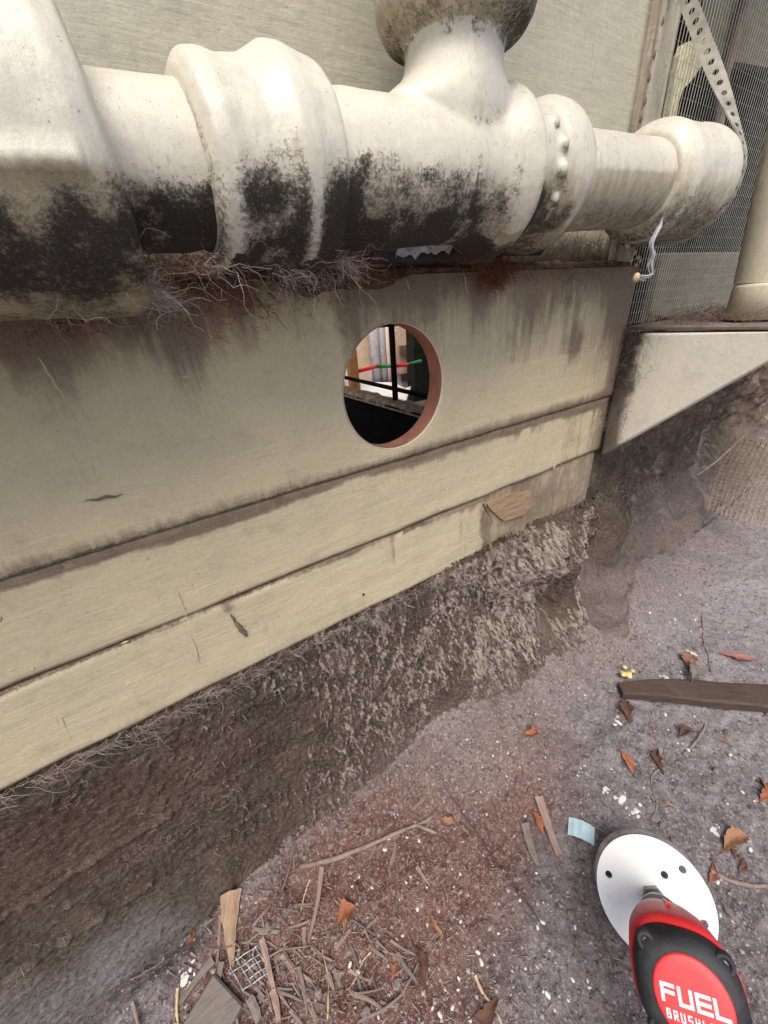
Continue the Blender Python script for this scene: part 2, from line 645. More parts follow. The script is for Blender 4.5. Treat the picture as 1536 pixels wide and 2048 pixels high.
def stamp(x, z, w_, h_):
    i, j = int((x - fx[0]) / dx), int((z - fz[0]) / dz)
    k = max(1, int(2.2 * w_ / dx))
    i0, i1, j0, j1 = max(0, i - k), min(len(fx), i + k + 2), max(0, j - k), min(len(fz), j + k + 2)
    if i0 >= i1 or j0 >= j1:
        return
    d2 = ((fx[i0:i1, None] - x) ** 2 + (fz[None, j0:j1] - z) ** 2) / (w_ * w_)
    crust[i0:i1, j0:j1] = np.maximum(crust[i0:i1, j0:j1], h_ * np.exp(-d2))


nd = 0
while nd < 3600:
    x, z = rc.uniform(-0.60, 0.42), rc.uniform(-0.56, -0.228)
    dens = sstep(-0.50, 0.00, x) * (0.25 + 0.75 * sstep(-0.58, -0.40, z)) * sstep(0.36, 0.58, patch_noise(x, z, 15, 8, 91)) + 0.008
    if rc.random() > dens:
        continue
    nd += 1
    ks = 0.30 + 0.70 * float(sstep(-0.38, -0.08, x))
    L, w_, h_ = 0.006 + 0.036 * rc.random() ** 2, rc.uniform(0.0008, 0.0020) * (.6 + .4 * ks), rc.uniform(0.0012, 0.0050) * ks
    n_ = int(L / 0.0010)
    v_ = rc.normal(0, 0.25)
    for q in range(n_):
        t_ = q / n_
        v_ = v_ * 0.85 + rc.normal(0, 0.22)
        x += 0.0010 * v_
        z -= 0.0010
        stamp(x, z, w_ * (1.15 - 0.7 * t_), h_ * (0.55 + 0.75 * rc.random()) * (1 - 0.55 * t_))
for q in range(1100):                                    # finer filaments running any way
    x, z, a_ = rc.uniform(-0.62, 0.42), rc.uniform(-0.57, -0.226), rc.uniform(-2.6, -0.5)
    if rc.random() > 0.12 + sstep(-0.5, 0.0, x):
        continue
    for _ in range(int(rc.integers(8, 34))):
        a_ += rc.normal(0, 0.30)
        x += 0.0010 * math.cos(a_)
        z += 0.0010 * math.sin(a_)
        stamp(x, z, 0.0009, 0.0016)
rid = ridged(np.stack([X * 62, 0 * X, Zf * 19], -1), 4, 61)
rid2 = ridged(np.stack([X * 170, 0 * X + 3, Zf * 90], -1), 3, 67)
fine = fbm(P3 * 260, 3, 63)
out = (fbm(P3 * 9, 4, 62) - 0.45) * (0.008 + 0.05 * lump) + (0.004 * rough + 0.012 * lump) * (rid - 0.3)
out += 0.004 * (0.15 + rough) * (rid2 - 0.3) + (fine - 0.5) * 0.0034 + crust * (0.6 + 0.8 * fine)
for zc, amp in ((-0.372, 0.004), (-0.455, 0.003)):     # two form-board lips across the left half
    wob = zc + 0.010 * (fbm(np.stack([X * 12, 0 * X, 0 * X], -1), 3, 64) - 0.5)
    out += amp * np.exp(-((Zf - wob) / 0.003) ** 2) * (1 - rough) * sstep(.45, .6, fbm(P3 * 40, 3, 65)) * 1.6
out += 0.05 * lump * sstep(-0.36, -0.56, Zf) + 0.014 * (1 - lump) * sstep(-0.46, -0.58, Zf)
# fluffy shoulder and the undercut hollow in the soil to the right
out += 0.030 * np.exp(-(((X - 0.27) / 0.09) ** 2 + ((Zf + 0.28) / 0.05) ** 2)) * (0.4 + 1.2 * fbm(P3 * 30, 4, 69))
hol = np.exp(-(((X - 0.29) / 0.035) ** 2 + ((Zf + 0.42) / 0.055) ** 2))
out -= 0.06 * hol
fade = sstep(0.46, 0.34, X)
Yf = 0.012 - np.maximum(out, -0.03) * fade - 0.003 * rough + 0.022 * (1 - fade)
webm = np.clip(crust / 0.0032 + 0.18 * rough * np.maximum(rid, rid2) * (fbm(P3 * 11, 3, 66) + .3) + 0.20 * lump - 0.5 * hol, 0, 1)
dust_skym = np.clip(0.62 * (.3 + 1.4 * fbm(P3 * 30, 4, 79)) * sstep(-0.42, -0.53, Zf + 0.06 * (fbm(P3 * 12, 3, 68) - .5)) * sstep(-0.28, -0.40, X), 0, 1)  # pale dust at the lower left, with sky light painted into it
soilm = np.clip(sstep(-0.43, -0.545, Zf + 0.07 * (fbm(P3 * 18, 4, 72) - .5)) * sstep(-0.22, 0.0, X), 0, 1)
redm = np.exp(-(((X + 0.36) / 0.12) ** 2 + ((Zf + 0.33) / 0.05) ** 2)) * 0.7 + 0.8 * np.exp(
    -(((X - 0.02) / 0.16) ** 2 + ((Zf + 0.53) / 0.05) ** 2))
m = Mat('dusty_footing')
n1 = m.noise(30, 6, 0.7)
n2 = m.noise(210, 6, 0.75)
n3 = m.noise(800, 3, 0.7)
c = m.mix(m.rng(n1, 0.35, 0.68), (0.092, 0.068, 0.051), (0.168, 0.129, 0.100))
c = m.mix(m.op('MULTIPLY', m.attr('red'), 0.7), c, (0.150, 0.085, 0.066))
wb = m.op('ADD', m.attr('web'), m.op('MULTIPLY', m.op('SUBTRACT', n2, 0.5), 0.8))
c = m.mix(m.rng(wb, 0.42, 1.0, 0, 0.8), c, (0.54, 0.45, 0.395))
c = m.mix(m.op('MULTIPLY', m.attr('dust'), m.rng(n2, 0.25, 0.55)), c, (0.33, 0.325, 0.335))  # bluish tone carries both dust and reflected sky light
c = m.mix(m.op('MULTIPLY', m.attr('soil'), m.rng(n2, 0.25, 0.6)), c, (0.26, 0.21, 0.195))
c = m.mix(m.rng(n2, 0.56, 0.66, 0, 0.75), c, (0.30, 0.255, 0.215))
c = m.mix(m.rng(n3, 0.60, 0.68, 0, 0.8), c, (0.40, 0.34, 0.29))
c = m.mix(m.rng(n3, 0.42, 0.34, 0, 0.8), c, (0.025, 0.020, 0.016))
c = m.mix(m.rng(n2, 0.42, 0.30, 0, 0.8), c, (0.028, 0.022, 0.018))
m.bump(n1, 0.4, 0.004)
m.bump(n2, 1.0, 0.004)
m.bump(n3, 0.7, 0.0015)
m.set('Specular IOR Level', 0.04)
MT['footing'] = m.color(c, 0.97)
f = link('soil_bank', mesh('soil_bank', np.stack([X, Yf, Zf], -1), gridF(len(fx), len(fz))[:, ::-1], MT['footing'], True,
                           {'web': webm, 'dust': dust_skym, 'red': redm, 'soil': soilm}))
tag(f, 'dark dusty earth face hung with webs below the boards', None, None, 'structure')
FX, FZ_, FY = fx, fz, Yf


def face_y(x, z):
    i = np.clip(np.searchsorted(FX, x), 0, len(FX) - 1)
    j = np.clip(np.searchsorted(FZ_, z), 0, len(FZ_) - 1)
    return FY[i, j]


# the dirt wall further right, under the shelf
ex = np.arange(0.335, 1.9, 0.006)
ez = np.linspace(-0.60, 0.02, 120)
X, Ze = np.meshgrid(ex, ez, indexing='ij')
P3 = np.stack([X, 0 * X, Ze], -1)
o2 = (fbm(P3 * 7, 4, 81) - 0.5) * 0.07 + 0.02 * (ridged(P3 * 26, 3, 82) - 0.3) + (fbm(P3 * 90, 3, 83) - 0.5) * 0.006
Ye = 0.03 + 0.10 * sstep(0.44, 0.7, X) - o2 * sstep(0.43, 0.52, X) - 0.02 - 0.10 * sstep(-0.3, -0.5, Ze) * sstep(.5, .8, X) - (0.035 * sstep(-0.20, -0.34, Ze) + 0.040 * sstep(-0.32, -0.56, Ze)) * (0.5 + fbm(P3 * 16, 4, 87)) * sstep(0.36, 0.44, X) * sstep(0.85, 0.5, X)
f2 = link('earth_wall', mesh('earth_wall', np.stack([X, Ye, Ze], -1), gridF(len(ex), len(ez))[:, ::-1], MT['footing'], True,
                             {'web': np.clip(1.0 * ridged(P3 * 30, 4, 84) * (.2 + 1.2 * fbm(P3 * 9, 3, 85)), 0, 1), 'dust': 0 * X, 'red': 0 * X, 'soil': sstep(-0.30, -0.47, Ze + 0.10 * (fbm(P3 * 13, 4, 88) - .5))}))
tag(f2, 'dark webbed dirt wall under the white shelf', None, None, 'structure')

# ------------------------------------------------------------------ the timber wall
ZG, ZC, ZB, XR = -0.0632, -0.1467, -0.2299, 0.3615      # groove, crack, bottom edge, right end
ZT = 0.088                                              # top of the drilled board
wall = empty('timber_wall', (0, 0, ZB), 'cream painted timber wall of wide boards with a round hole through it', 'wall')
HR = 0.0532


def board_attrs(X, Z, seed):
    P = np.stack([X, 0 * X, Z], -1)
    n = fbm(P * 11, 4, seed)
    st = fbm(np.stack([X * 60, 0 * X, Z * 7], -1), 4, seed + 3)
    return P, n, st


def wall_grid(x0, x1, z0, z1, st, yf):
    nx, nz = max(2, int(round((x1 - x0) / st)) + 1), max(2, int(round((z1 - z0) / st)) + 1)
    X, Z = np.meshgrid(np.linspace(x0, x1, nx), np.linspace(z0, z1, nz), indexing='ij')
    return X, Z, nx, nz


# --- drilled board: left grid, right grid, a patch with the hole, and closed edges
def drilled_board():
    st = 0.003
    Vs, Fs, off = [], [], 0
    x0, x1 = -1.20, 0.3600
    z0, z1 = -0.060, 0.087

    def add(V, F):
        nonlocal off
        Vs.append(V)
        Fs.append(np.asarray(F) + off)
        off += len(V)
    for a, b, c_, d in ((x0, -0.06, z0, z1), (0.06, x1, z0, z1), (-0.06, 0.06, 0.060, z1)):
        nx, nz = int(round((b - a) / st)) + 1, int(round((d - c_) / st)) + 1
        X, Z = np.meshgrid(np.linspace(a, b, nx), np.linspace(c_, d, nz), indexing='ij')
        add(np.stack([X, 0 * X, Z], -1).reshape(-1, 3), gridF(nx, nz))
    k = 40                                           # patch round the hole
    per = []
    q = np.linspace(-0.06, 0.06, k + 1)
    per += [(0.06, z) for z in q[:-1]] + [(x, 0.06) for x in q[::-1][:-1]] + [(-0.06, z) for z in q[::-1][:-1]] + [
        (x, -0.06) for x in q[:-1]]
    per = np.array(per)
    ang = np.arctan2(per[:, 1], per[:, 0])
    rw = HR * (1 + 0.006 * (fbm(np.c_[np.cos(ang) * 5, np.sin(ang) * 5, 0 * ang], 3, 12) - 0.5))
    cir = np.c_[np.cos(ang) * rw, np.sin(ang) * rw]
    rows = []
    for t in (0, 0.08, 0.3, 0.6, 1.0):
        r = cir * (1 - t) + per * t
        yy = 0.0007 if t == 0 else 0.0
        rows.append(np.c_[r[:, 0], np.full(len(r), yy), r[:, 1]])
    F = gridF(5, len(per), True)
    add(np.concatenate(rows), F[:, ::-1])
    V, F = np.concatenate(Vs), np.concatenate(Fs)
    # bevelled foot of the board: rolls back into the groove
    xs = np.linspace(x0, x1, 521)
    prof = [(0.0, z0), (0.0006, z0 - 0.0040), (0.0022, z0 - 0.0062), (0.0040, z0 - 0.0066), (0.019, z0 - 0.0066)]
    Vb = np.concatenate([np.c_[xs, np.full(len(xs), y), np.full(len(xs), z)] for y, z in prof])
    Fb = gridF(len(prof), len(xs))
    top = [(0.0, z1), (0.0012, z1 + 0.0012), (0.0185, z1 + 0.0012)]
    Vt = np.concatenate([np.c_[xs, np.full(len(xs), y), np.full(len(xs), z)] for y, z in top])
    Ft = gridF(len(top), len(xs))[:, ::-1]
    return np.concatenate([V, Vb, Vt]), np.concatenate([F, Fb + len(V), Ft + len(V) + len(Vb)])


V, F = drilled_board()
X, Z = V[:, 0], V[:, 2]
P, n, stn = board_attrs(X, Z, 201)
big = fbm(P * 4, 3, 208)
top_dirt_shade = sstep(0.018, 0.096, Z + 0.022 * (stn - 0.5) + 0.026 * (big - 0.5))  # brown top band: dirt and the pipe's shade both in the colour
left = sstep(-0.12, -0.40, X) * sstep(-0.03, 0.08, Z)
right = sstep(0.24, 0.35, X + 0.03 * (n - .5)) * sstep(-0.08, 0.06, Z) * 0.8
corner = sstep(0.325, 0.36, X + 0.015 * (n - .5))
foot = sstep(-0.050, -0.0615, Z + 0.012 * (n - 0.5)) * 0.6
brown = np.clip(0.72 * top_dirt_shade + 0.6 * left + 0.45 * right + 0.7 * corner + foot + 0.30 * sstep(0.55, 0.75, stn) * sstep(-0.06, 0.06, Z), 0, 1)
vp = hit(1150, 690, 1, 0)
grim = fbm(P * np.array([5, 1, 9]), 4, 231)
brown = brown + 0.14 * sstep(.40, .7, grim) + 0.34 * sstep(-0.02, 0.06, Z) * sstep(.35, .65, fbm(np.c_[X * 30, 0 * X, Z * 5], 4, 232)) + 0.22 * sstep(0.02, 0.25, X)
brown = np.clip(brown + 0.9 * np.exp(-(((X - vp[0]) / 0.012) ** 2 + ((Z - vp[2]) / 0.02) ** 2)) * (n * 1.6), 0, 1)
dark = 0.50 * sstep(0.045, 0.095, Z + 0.05 * (n - .5)) * (0.35 + 0.65 * sstep(0.1, -0.15, X)) + 0.30 * corner * sstep(-.02, .05, Z)  # top darkening holds painted pipe shade as well as debris
dark = dark + np.where(Z < -0.0625, 0.5, 0)
rust = 0.45 * sstep(0.060, 0.085, Z) * sstep(0.45, 0.6, fbm(P * 14, 3, 210)) + np.where(Z < -0.0615, 0.3, 0)
W = V.copy()
W[:, 1] += np.where(np.abs(Z) < 0.2, -(fbm(P * 45, 3, 220) - 0.5) * 0.0014 - (fbm(np.c_[X * 12, 0 * X, Z * 150], 3, 221) - .5) * 0.0008, 0) * sstep(HR + .0005, HR + .006, np.hypot(X, Z))
drilled = part('board', W, F, MT['board'], wall, True, {'brown': brown, 'dark': dark, 'rust': rust},
               'wide cream board with the round hole')
# the cut edge of the hole: paint skin at the front, raw cedar behind
t = np.arange(160) * 2 * np.pi / 160
rw = HR * (1 + 0.006 * (fbm(np.c_[np.cos(t) * 5, np.sin(t) * 5, 0 * t], 3, 12) - 0.5))


def ring(r, y):
    return np.c_[np.cos(t) * r, np.full(160, y), np.sin(t) * r]


part('paint_rim', np.concatenate([ring(rw * 1.004, -0.0004), ring(rw * 0.998, -0.0003), ring(rw * 0.997, 0.0016)]),
     gridF(3, 160, True)[:, ::-1], MT['white'], drilled, True, {k: np.zeros(480) for k in ('brown', 'dark', 'rust')})
rows = [ring(rw * (0.9965 + 0.004 * np.sin(5 * t + y * 900) * (y > 0.003)), y) for y in (0.0016, 0.004, 0.008, 0.012, 0.016, 0.0195)]
part('cut_edge', np.concatenate(rows), gridF(6, 160, True)[:, ::-1], MT['cedar'], drilled, True)


def flat_board(name, x0, x1, zt, zb, y, seed, label=None, rag_l=None, rag_r=None, thick=0.018, st=0.0035, mat='board', xtra=None, wob_t=0.0, wob_b=0.0, mod=None):
    nx, nz = int((x1 - x0) / st) + 1, max(3, int((zt - zb) / st) + 1)
    a, b = np.meshgrid(np.linspace(0, 1, nx), np.linspace(0, 1, nz), indexing='ij')
    X = x0 + a * (x1 - x0)
    lin = np.linspace(0, 1, nx)
    xs = x0 + lin * (x1 - x0)
    tw = wob_t * (fbm(np.c_[xs * 18, 0 * xs, 0 * xs], 4, seed + 40) - 0.5)
    bw = wob_b * (fbm(np.c_[xs * 18, 0 * xs, 0 * xs + 7], 4, seed + 41) - 0.5)
    Z = (zb + bw)[:, None] * (1 - b) + (zt + tw)[:, None] * b
    if rag_r is not None:
        zz = Z[-1]
        rr = rag_r * (fbm(np.c_[0 * zz, 0 * zz, zz * 60], 4, seed + 9) - 0.5)
        X = X + rr[None, :] * sstep(0.9, 1.0, a)
    P = np.stack([X, 0 * X, Z], -1)
    Yd = y - (fbm(P * 45, 3, seed + 1) - 0.5) * 0.0014 - (fbm(np.stack([X * 12, 0 * X, Z * 150], -1), 3, seed + 2) - .5) * 0.0008
    e = np.minimum(b, 1 - b) * (zt - zb)
    Yd = Yd + 0.0012 * (1 - sstep(0, 0.0022, e))
    V = np.stack([X, Yd, Z], -1).reshape(-1, 3)
    F = gridF(nx, nz)
    # back sheet and edges
    Vb = V.copy()
    Vb[:, 1] = y + thick
    N = nx * nz
    idx = np.arange(N).reshape(nx, nz)
    rim = []
    for line in (idx[:, 0], idx[:, -1][::-1], idx[0, :][::-1], idx[-1, :]):
        for p, q in zip(line[:-1], line[1:]):
            rim.append((q, p, p + N, q + N))
    F = np.concatenate([F, F[:, ::-1] + N, np.array(rim)])
    V = np.concatenate([V, Vb])
    at = xtra(X, Z, P) if xtra else {}
    full = {}
    for k in ('brown', 'dark', 'rust'):
        v = np.clip(np.asarray(at.get(k, 0 * X), float) + 0 * X, 0, 1).reshape(-1)
        full[k] = np.r_[v, v]
    return part(name, V, F, MT[mat], wall, True, full, label)


def strip2_dirt(X, Z, P):
    n = fbm(P * 14, 4, 301)
    st = fbm(np.stack([X * 70, 0 * X, Z * 9], -1), 4, 302)
    top = sstep(ZG - 0.024, ZG - 0.006, Z + 0.010 * (st - 0.5) * 2)
    ledge = sstep(ZG - 0.0150, ZG - 0.0100, Z + 0.006 * (n - 0.5) * 2)
    right = sstep(0.10, 0.34, X)
    b = 0.5 * top + 1.2 * ledge + 0.40 * right * (0.35 + st) + 0.18 * sstep(.5, .7, st) * sstep(-.15, .1, X)
    low = sstep(ZC + 0.006, ZC, Z + 0.004 * (n - .5)) * 0.5
    return dict(brown=b + low + 0.7 * sstep(0.33, 0.36, X), rust=0.35 * ledge * sstep(0.42, 0.6, n) * sstep(-0.35, -0.1, X), dark=0.34 * ledge + .3 * low)


def strip3_dirt(X, Z, P):
    n = fbm(P * 14, 4, 311)
    st = fbm(np.stack([X * 60, 0 * X, Z * 10], -1), 4, 312)
    top = sstep(ZC - 0.016, ZC - 0.001, Z + 0.014 * (st - .5) * 2) * sstep(-0.15, 0.0, X)
    end = sstep(0.075, 0.122, X + 0.012 * (n - .5))
    lip = sstep(ZC - 0.0062, ZC - 0.0028, Z + 0.002 * (n - .5))
    b = 0.8 * lip + 0.55 * top + 0.45 * end + 0.35 * sstep(ZB + 0.012, ZB, Z + 0.01 * (n - .5))
    for (u, v, sx, sz, a) in ((790, 1110, 0.003, 0.02, 0.9), (925, 1060, 0.003, 0.03, 0.6), (460, 1222, 0.006, 0.007, 0.9)):
        q = hit(u, v, 1, 0)
        b = b + a * np.exp(-(((X - q[0]) / sx) ** 2 + ((Z - q[2]) / sz) ** 2))
    return dict(brown=b, dark=0.25 * top * sstep(.5, .7, n) + 0.45 * lip)


def bare_dirt(X, Z, P):
    n = fbm(P * 20, 4, 321)
    return dict(brown=0.75 + 0.5 * (n - .4), dark=0.18 + 0 * X)


flat_board('board', -1.20, 0.3615, ZG - 0.0034, ZC + 0.0012, 0.0030, 300, 'plain cream board between the dirty groove and the crack', wob_b=0.004, xtra=strip2_dirt)
flat_board('board', -1.20, 0.1240, ZC - 0.0012, ZB, 0.0036, 310, 'lowest cream board with a broken right end', rag_r=0.014, wob_t=0.004, wob_b=0.004, xtra=strip3_dirt)
flat_board('bare_board', 0.118, 0.3600, ZC - 0.0010, ZB - 0.004, 0.0085, 320, 'dirt caked unpainted timber past the broken board', wob_b=0.01, xtra=bare_dirt, thick=0.012)
# pale patch of fresh wood
m = Mat('raw_pale_wood')
gq = m.noise(1.0, 6, 0.7, m.map((40, 300, 420)))
MT['raw'] = m.bump(gq, 0.6, 0.001).color(m.mix(m.rng(gq, 0.35, 0.7), (0.40, 0.285, 0.175), (0.24, 0.155, 0.095)), 0.8)
pp = [hit(u, v, 1, 0.005) for u, v in ((972, 1008), (1005, 992), (1062, 982), (1064, 1012), (1048, 1030), (1010, 1042), (1000, 1036), (985, 1022))]
Vp = np.concatenate([np.array(pp), np.array(pp) + [0, 0.004, 0]])
k = len(pp)
part('raw_wood_patch', Vp, [tuple(range(k))[::-1]] + [(i, (i + 1) % k, k + (i + 1) % k, k + i) for i in range(k)], MT['raw'], wall, False)


# --- upper panel behind the pipe, with its right batten
def panel_dirt(X, Z, P):
    n = fbm(P * 9, 4, 331)
    st = fbm(np.stack([X * 50, 0 * X, Z * 6], -1), 4, 332)
    low = sstep(0.14, 0.088, Z + 0.03 * (n - .5))
    line = np.exp(-((X - (hit(330, 60, 1, 0.014)[0] + 0.01 * (fbm(np.stack([0 * X, 0 * X, Z * 9], -1), 2, 5) - .5))) / 0.0022) ** 2)
    right = sstep(0.05, 0.30, X)
    return dict(brown=0.7 * low + 0.75 * line + 0.30 * right * (.3 + st), rust=0.7 * low * sstep(.4, .6, n) + 0.5 * line, dark=0.75 * low)


flat_board('wall_panel', -1.20, 0.3180, 0.50, 0.0885, 0.0145, 330, 'grey green upper panel behind the pipe', mat='panel', xtra=panel_dirt, st=0.008)


def batten_dirt(X, Z, P):
    st = fbm(np.stack([X * 90, 0 * X, Z * 5], -1), 4, 342)
    e = np.exp(-((X - 0.3225) / 0.004) ** 2)
    return dict(brown=0.35 + 0.5 * e + 0.5 * (st - .4), dark=0.25 * e)


flat_board('batten', 0.3190, 0.3615, 0.50, 0.0890, 0.0085, 340, 'weathered end batten with nail dents', mat='panel', xtra=batten_dirt, st=0.004)
for u, v in ((1325, 42), (1308, 110), (1298, 155), (1290, 202), (1282, 236)):
    q = hit(u, v, 1, 0.0085)
    Vn, Fn, _, _ = lathe([(0.0, 0.0002), (0.0, 0.0019), (0.0010, 0.0022)], q + [0, -0.0006, 0], (0, 1, 0), 12, sub=False)
    Vn[:, 2] = q[2] + (Vn[:, 2] - q[2]) * 1.6
    part('nail_dent', Vn, Fn, MT['webdark'], wall)
# nail hole in lowest board
q = hit(727, 1189, 1, 0.001)
Vn, Fn, _, _ = lathe([(0.0, 0.0002), (0.0, 0.0012), (0.0008, 0.0014)], q + [0, -0.0006, 0], (0, 1, 0), 12, sub=False)
part('nail_dent', Vn, Fn, MT['black'], wall)

# raised paint runs, flakes on the boards (parts of the wall)
runs = []
for (u0, v0, u1, v1, wd) in ((352, 1180, 375, 1238, .0013), (383, 1275, 402, 1336, .0011), (108, 1418, 152, 1505, .0008), (86, 1400, 140, 1505, .0006),
                             (236, 700, 258, 760, .0010), (272, 790, 322, 872, .0009), (925, 535, 935, 590, .0009), (708, 1160, 716, 1232, .0005),
                             (815, 560, 822, 610, .0006), (60, 690, 150, 830, .0008), (1040, 870, 1030, 930, .0004)):
    a, b = hit(u0, v0, 1, 0.0004), hit(u1, v1, 1, 0.0004)
    tt = np.linspace(0, 1, 12)[:, None]
    Pq = a * (1 - tt) + b * tt + np.c_[(rng.random(12) - .5) * .0008, 0 * tt[:, 0] + (0.0032 if (a[2] < ZG and a[2] > ZC) else 0.0036 if a[2] < ZC else 0), 0 * tt[:, 0]]
    R = wd * np.sin(np.pi * np.clip(tt[:, 0] * .96 + .03, 0, 1)) ** .6
    runs.append(tube(Pq, R, 8))
for k in range(260):
    x, z = rng.uniform(-0.55, 0.30), rng.uniform(ZB + .01, 0.05)
    if math.hypot(x, z) < 0.062 or abs(z - ZG) < .012:
        continue
    yb = 0 if z > ZG else 0.003 if z > ZC else 0.0036
    if z < ZC and x > .11:
        continue
    s = rng.uniform(0.0004, 0.0016)
    L = s * rng.uniform(1, 2.4)
    an = rng.uniform(0, np.pi)
    d = np.array([math.cos(an), 0, math.sin(an)])
    tt = np.linspace(-1, 1, 4)
    runs.append(tube(np.array([x, yb + s * 0.25, z]) + tt[:, None] * d * L, s * np.sqrt(np.clip(1 - tt ** 2, .04, 1)) * .7, 5))
V, F = join(runs)
part('paint_runs', V, F, MT['board'], wall, True, {k: np.zeros(len(V)) for k in ('brown', 'dark', 'rust')}, None, 'stuff')
# gouge in the drilled board with its lifted paint lip
ga, gb = hit(168, 1003, 1, -0.0004), hit(246, 989, 1, -0.0004)
tt = np.linspace(0, 1, 10)[:, None]
V, F = tube(ga * (1 - tt) + gb * tt + np.c_[0 * tt, 0 * tt, .0006 * np.sin(tt * 14)], 0.0011 * np.sin(np.pi * np.clip(tt[:, 0], .06, .95)), 6)
part('gouge', V, F, MT['webdark'], drilled)
# the splinter stuck on the lowest board
a, b = hit(460, 1230, 1, 0.0), hit(492, 1275, 1, 0.0)
tt = np.linspace(0, 1, 9)[:, None]
Vs_ = a * (1 - tt) + b * tt
r_s = rng.normal(0, 0.0006, (9, 3))
V, F = tube(Vs_ + [0, 0.0020, 0] + r_s, np.array([.0004, .0008, .0012, .0010, .0020, .0023, .0021, .0024, .0012]), 5)
solo('wood_splinter', V, F, MT['webdark'], tuple(b), 'dark wood splinter stuck to the lowest cream board under the crack', 'splinter', False)

# ------------------------------------------------------------------ the drain pipe
A0 = np.array([0.0, -0.058, 0.1315])
AD = np.array([1.0, 0.0, 0.048])
AD /= np.linalg.norm(AD)
pipe = empty('drain_pipe', tuple(A0), 'thickly painted white drain pipe with mould along its underside', 'pipe')


def pipe_attrs(V, N, extra=0.0, seed=400, lowoff=0.0):
    n = fbm(V * 16, 4, seed)
    n2 = fbm(V * 60, 3, seed + 1)
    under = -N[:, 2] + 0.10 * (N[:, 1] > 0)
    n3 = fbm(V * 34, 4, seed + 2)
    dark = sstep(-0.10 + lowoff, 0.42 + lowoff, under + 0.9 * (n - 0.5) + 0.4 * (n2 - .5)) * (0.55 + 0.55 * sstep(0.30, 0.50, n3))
    brown = sstep(-0.40, 0.60, under + 0.7 * (n - .5)) * 0.72 + extra
    rust = sstep(0.50, 0.85, N[:, 2] + 0.35 * N[:, 1]) * sstep(0.0, 0.45, N[:, 1]) * 1.0 * (0.4 + n)
    return {'brown': np.clip(brown, 0, 1), 'dark': np.clip(dark * 0.86, 0, 1), 'rust': np.clip(rust, 0, 1)}


def normals(V, F):
    me = mesh('tmp', V, F)
    N = np.zeros(len(V) * 3, np.float32)
    me.vertices.foreach_get('normal', N)
    bpy.data.meshes.remove(me)
    return N.reshape(-1, 3).astype(float)


def pipe_part(name, V, F, seed, label=None, extra=0.0, lowoff=0.0, mod=None, att=None):
    N = normals(V, F)
    V = V + N * ((fbm(V * 90, 3, seed + 5) - 0.5) * 0.0008 + (fbm(V * 22, 2, seed + 6) - 0.5) * 0.0010)[:, None]
    A = pipe_attrs(V, N, extra, seed, lowoff)
    if att:
        att(V, N, A)
    return part(name, V, F, MT['pipe'], pipe, True, A, label)


def remeshed(parts, voxel, smooth_it=6):
    V, F = join(parts)
    o = link('tmp', mesh('tmp', V, F))
    r = o.modifiers.new('r', 'REMESH')
    r.mode = 'VOXEL'
    r.voxel_size = voxel
    s = o.modifiers.new('s', 'SMOOTH')
    s.iterations = smooth_it
    s.factor = 0.5
    dg = bpy.context.evaluated_depsgraph_get()
    me = bpy.data.meshes.new_from_object(o.evaluated_get(dg))
    V = np.zeros(len(me.vertices) * 3, np.float32)
    me.vertices.foreach_get('co', V)
    F = [tuple(p.vertices) for p in me.polygons]
    bpy.data.objects.remove(o)
    return V.reshape(-1, 3).astype(float), F


def ax(s):
    return A0 + AD * s


# left fitting: a bulky socket, its open rim facing right
prof = soften([(-0.62, 0.047), (-0.40, 0.047), (-0.33, 0.0475), (-0.240, 0.0485), (-0.215, 0.0500), (-0.205, 0.0525), (-0.186, 0.0525), (-0.180, 0.050), (-0.1785, 0.044), (-0.1795, 0.0285)], 1)
V, F, s_, th = lathe(prof, A0, AD, 128, sub=False)
F = F[:, ::-1]
D_, side, up = frame(AD)
rad = V - (A0 + np.outer(s_, AD))
rn = rad / (np.linalg.norm(rad, axis=1)[:, None] + 1e-9)
seam = np.exp(-((np.degrees(th) - 101) / 3.5) ** 2) + np.exp(-((np.degrees(th) - 259) / 4) ** 2)
V = V + rn * (0.0022 * seam * (s_ < -0.188))[:, None]


def left_att(V, N, A):
    n = fbm(V * 20, 4, 409)
    z = V[:, 2]
    deg = np.degrees(th)
    lowm = sstep(98, 104, deg) * (deg < 258)
    A['brown'] = np.clip(A['brown'] + 0.40 * lowm, 0, 1)
    pat = fbm(V * 34, 4, 412)
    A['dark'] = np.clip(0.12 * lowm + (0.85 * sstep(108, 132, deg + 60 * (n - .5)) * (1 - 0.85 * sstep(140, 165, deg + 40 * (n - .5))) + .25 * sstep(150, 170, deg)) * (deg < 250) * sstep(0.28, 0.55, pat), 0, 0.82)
    A['rust'] *= 0.2


pipe_part('socket_fitting', V, F, 410, 'bulky left socket with a sharp paint ridge and black mould below', att=left_att)

# plain run between the left socket and the coupling
V, F, _, _ = lathe([(-0.30, 0.0290), (-0.110, 0.0290)], A0, AD, 96)
pipe_part('pipe_run', V, F[:, ::-1], 420, None, 0.10, -0.05)

# coupling: two beads and a rounded lip
prof = soften([(-0.1445, 0.0285), (-0.1440, 0.0325), (-0.1405, 0.0375), (-0.1340, 0.0385), (-0.1275, 0.0374), (-0.1170, 0.0382), (-0.1125, 0.0402), (-0.1065, 0.0434), (-0.1005, 0.0434), (-0.0950, 0.0418),
               (-0.0895, 0.0408), (-0.0855, 0.0400), (-0.0842, 0.0378), (-0.0842, 0.0310)], 1)
V, F, s_, th = lathe(prof, A0, AD, 128, sub=False)


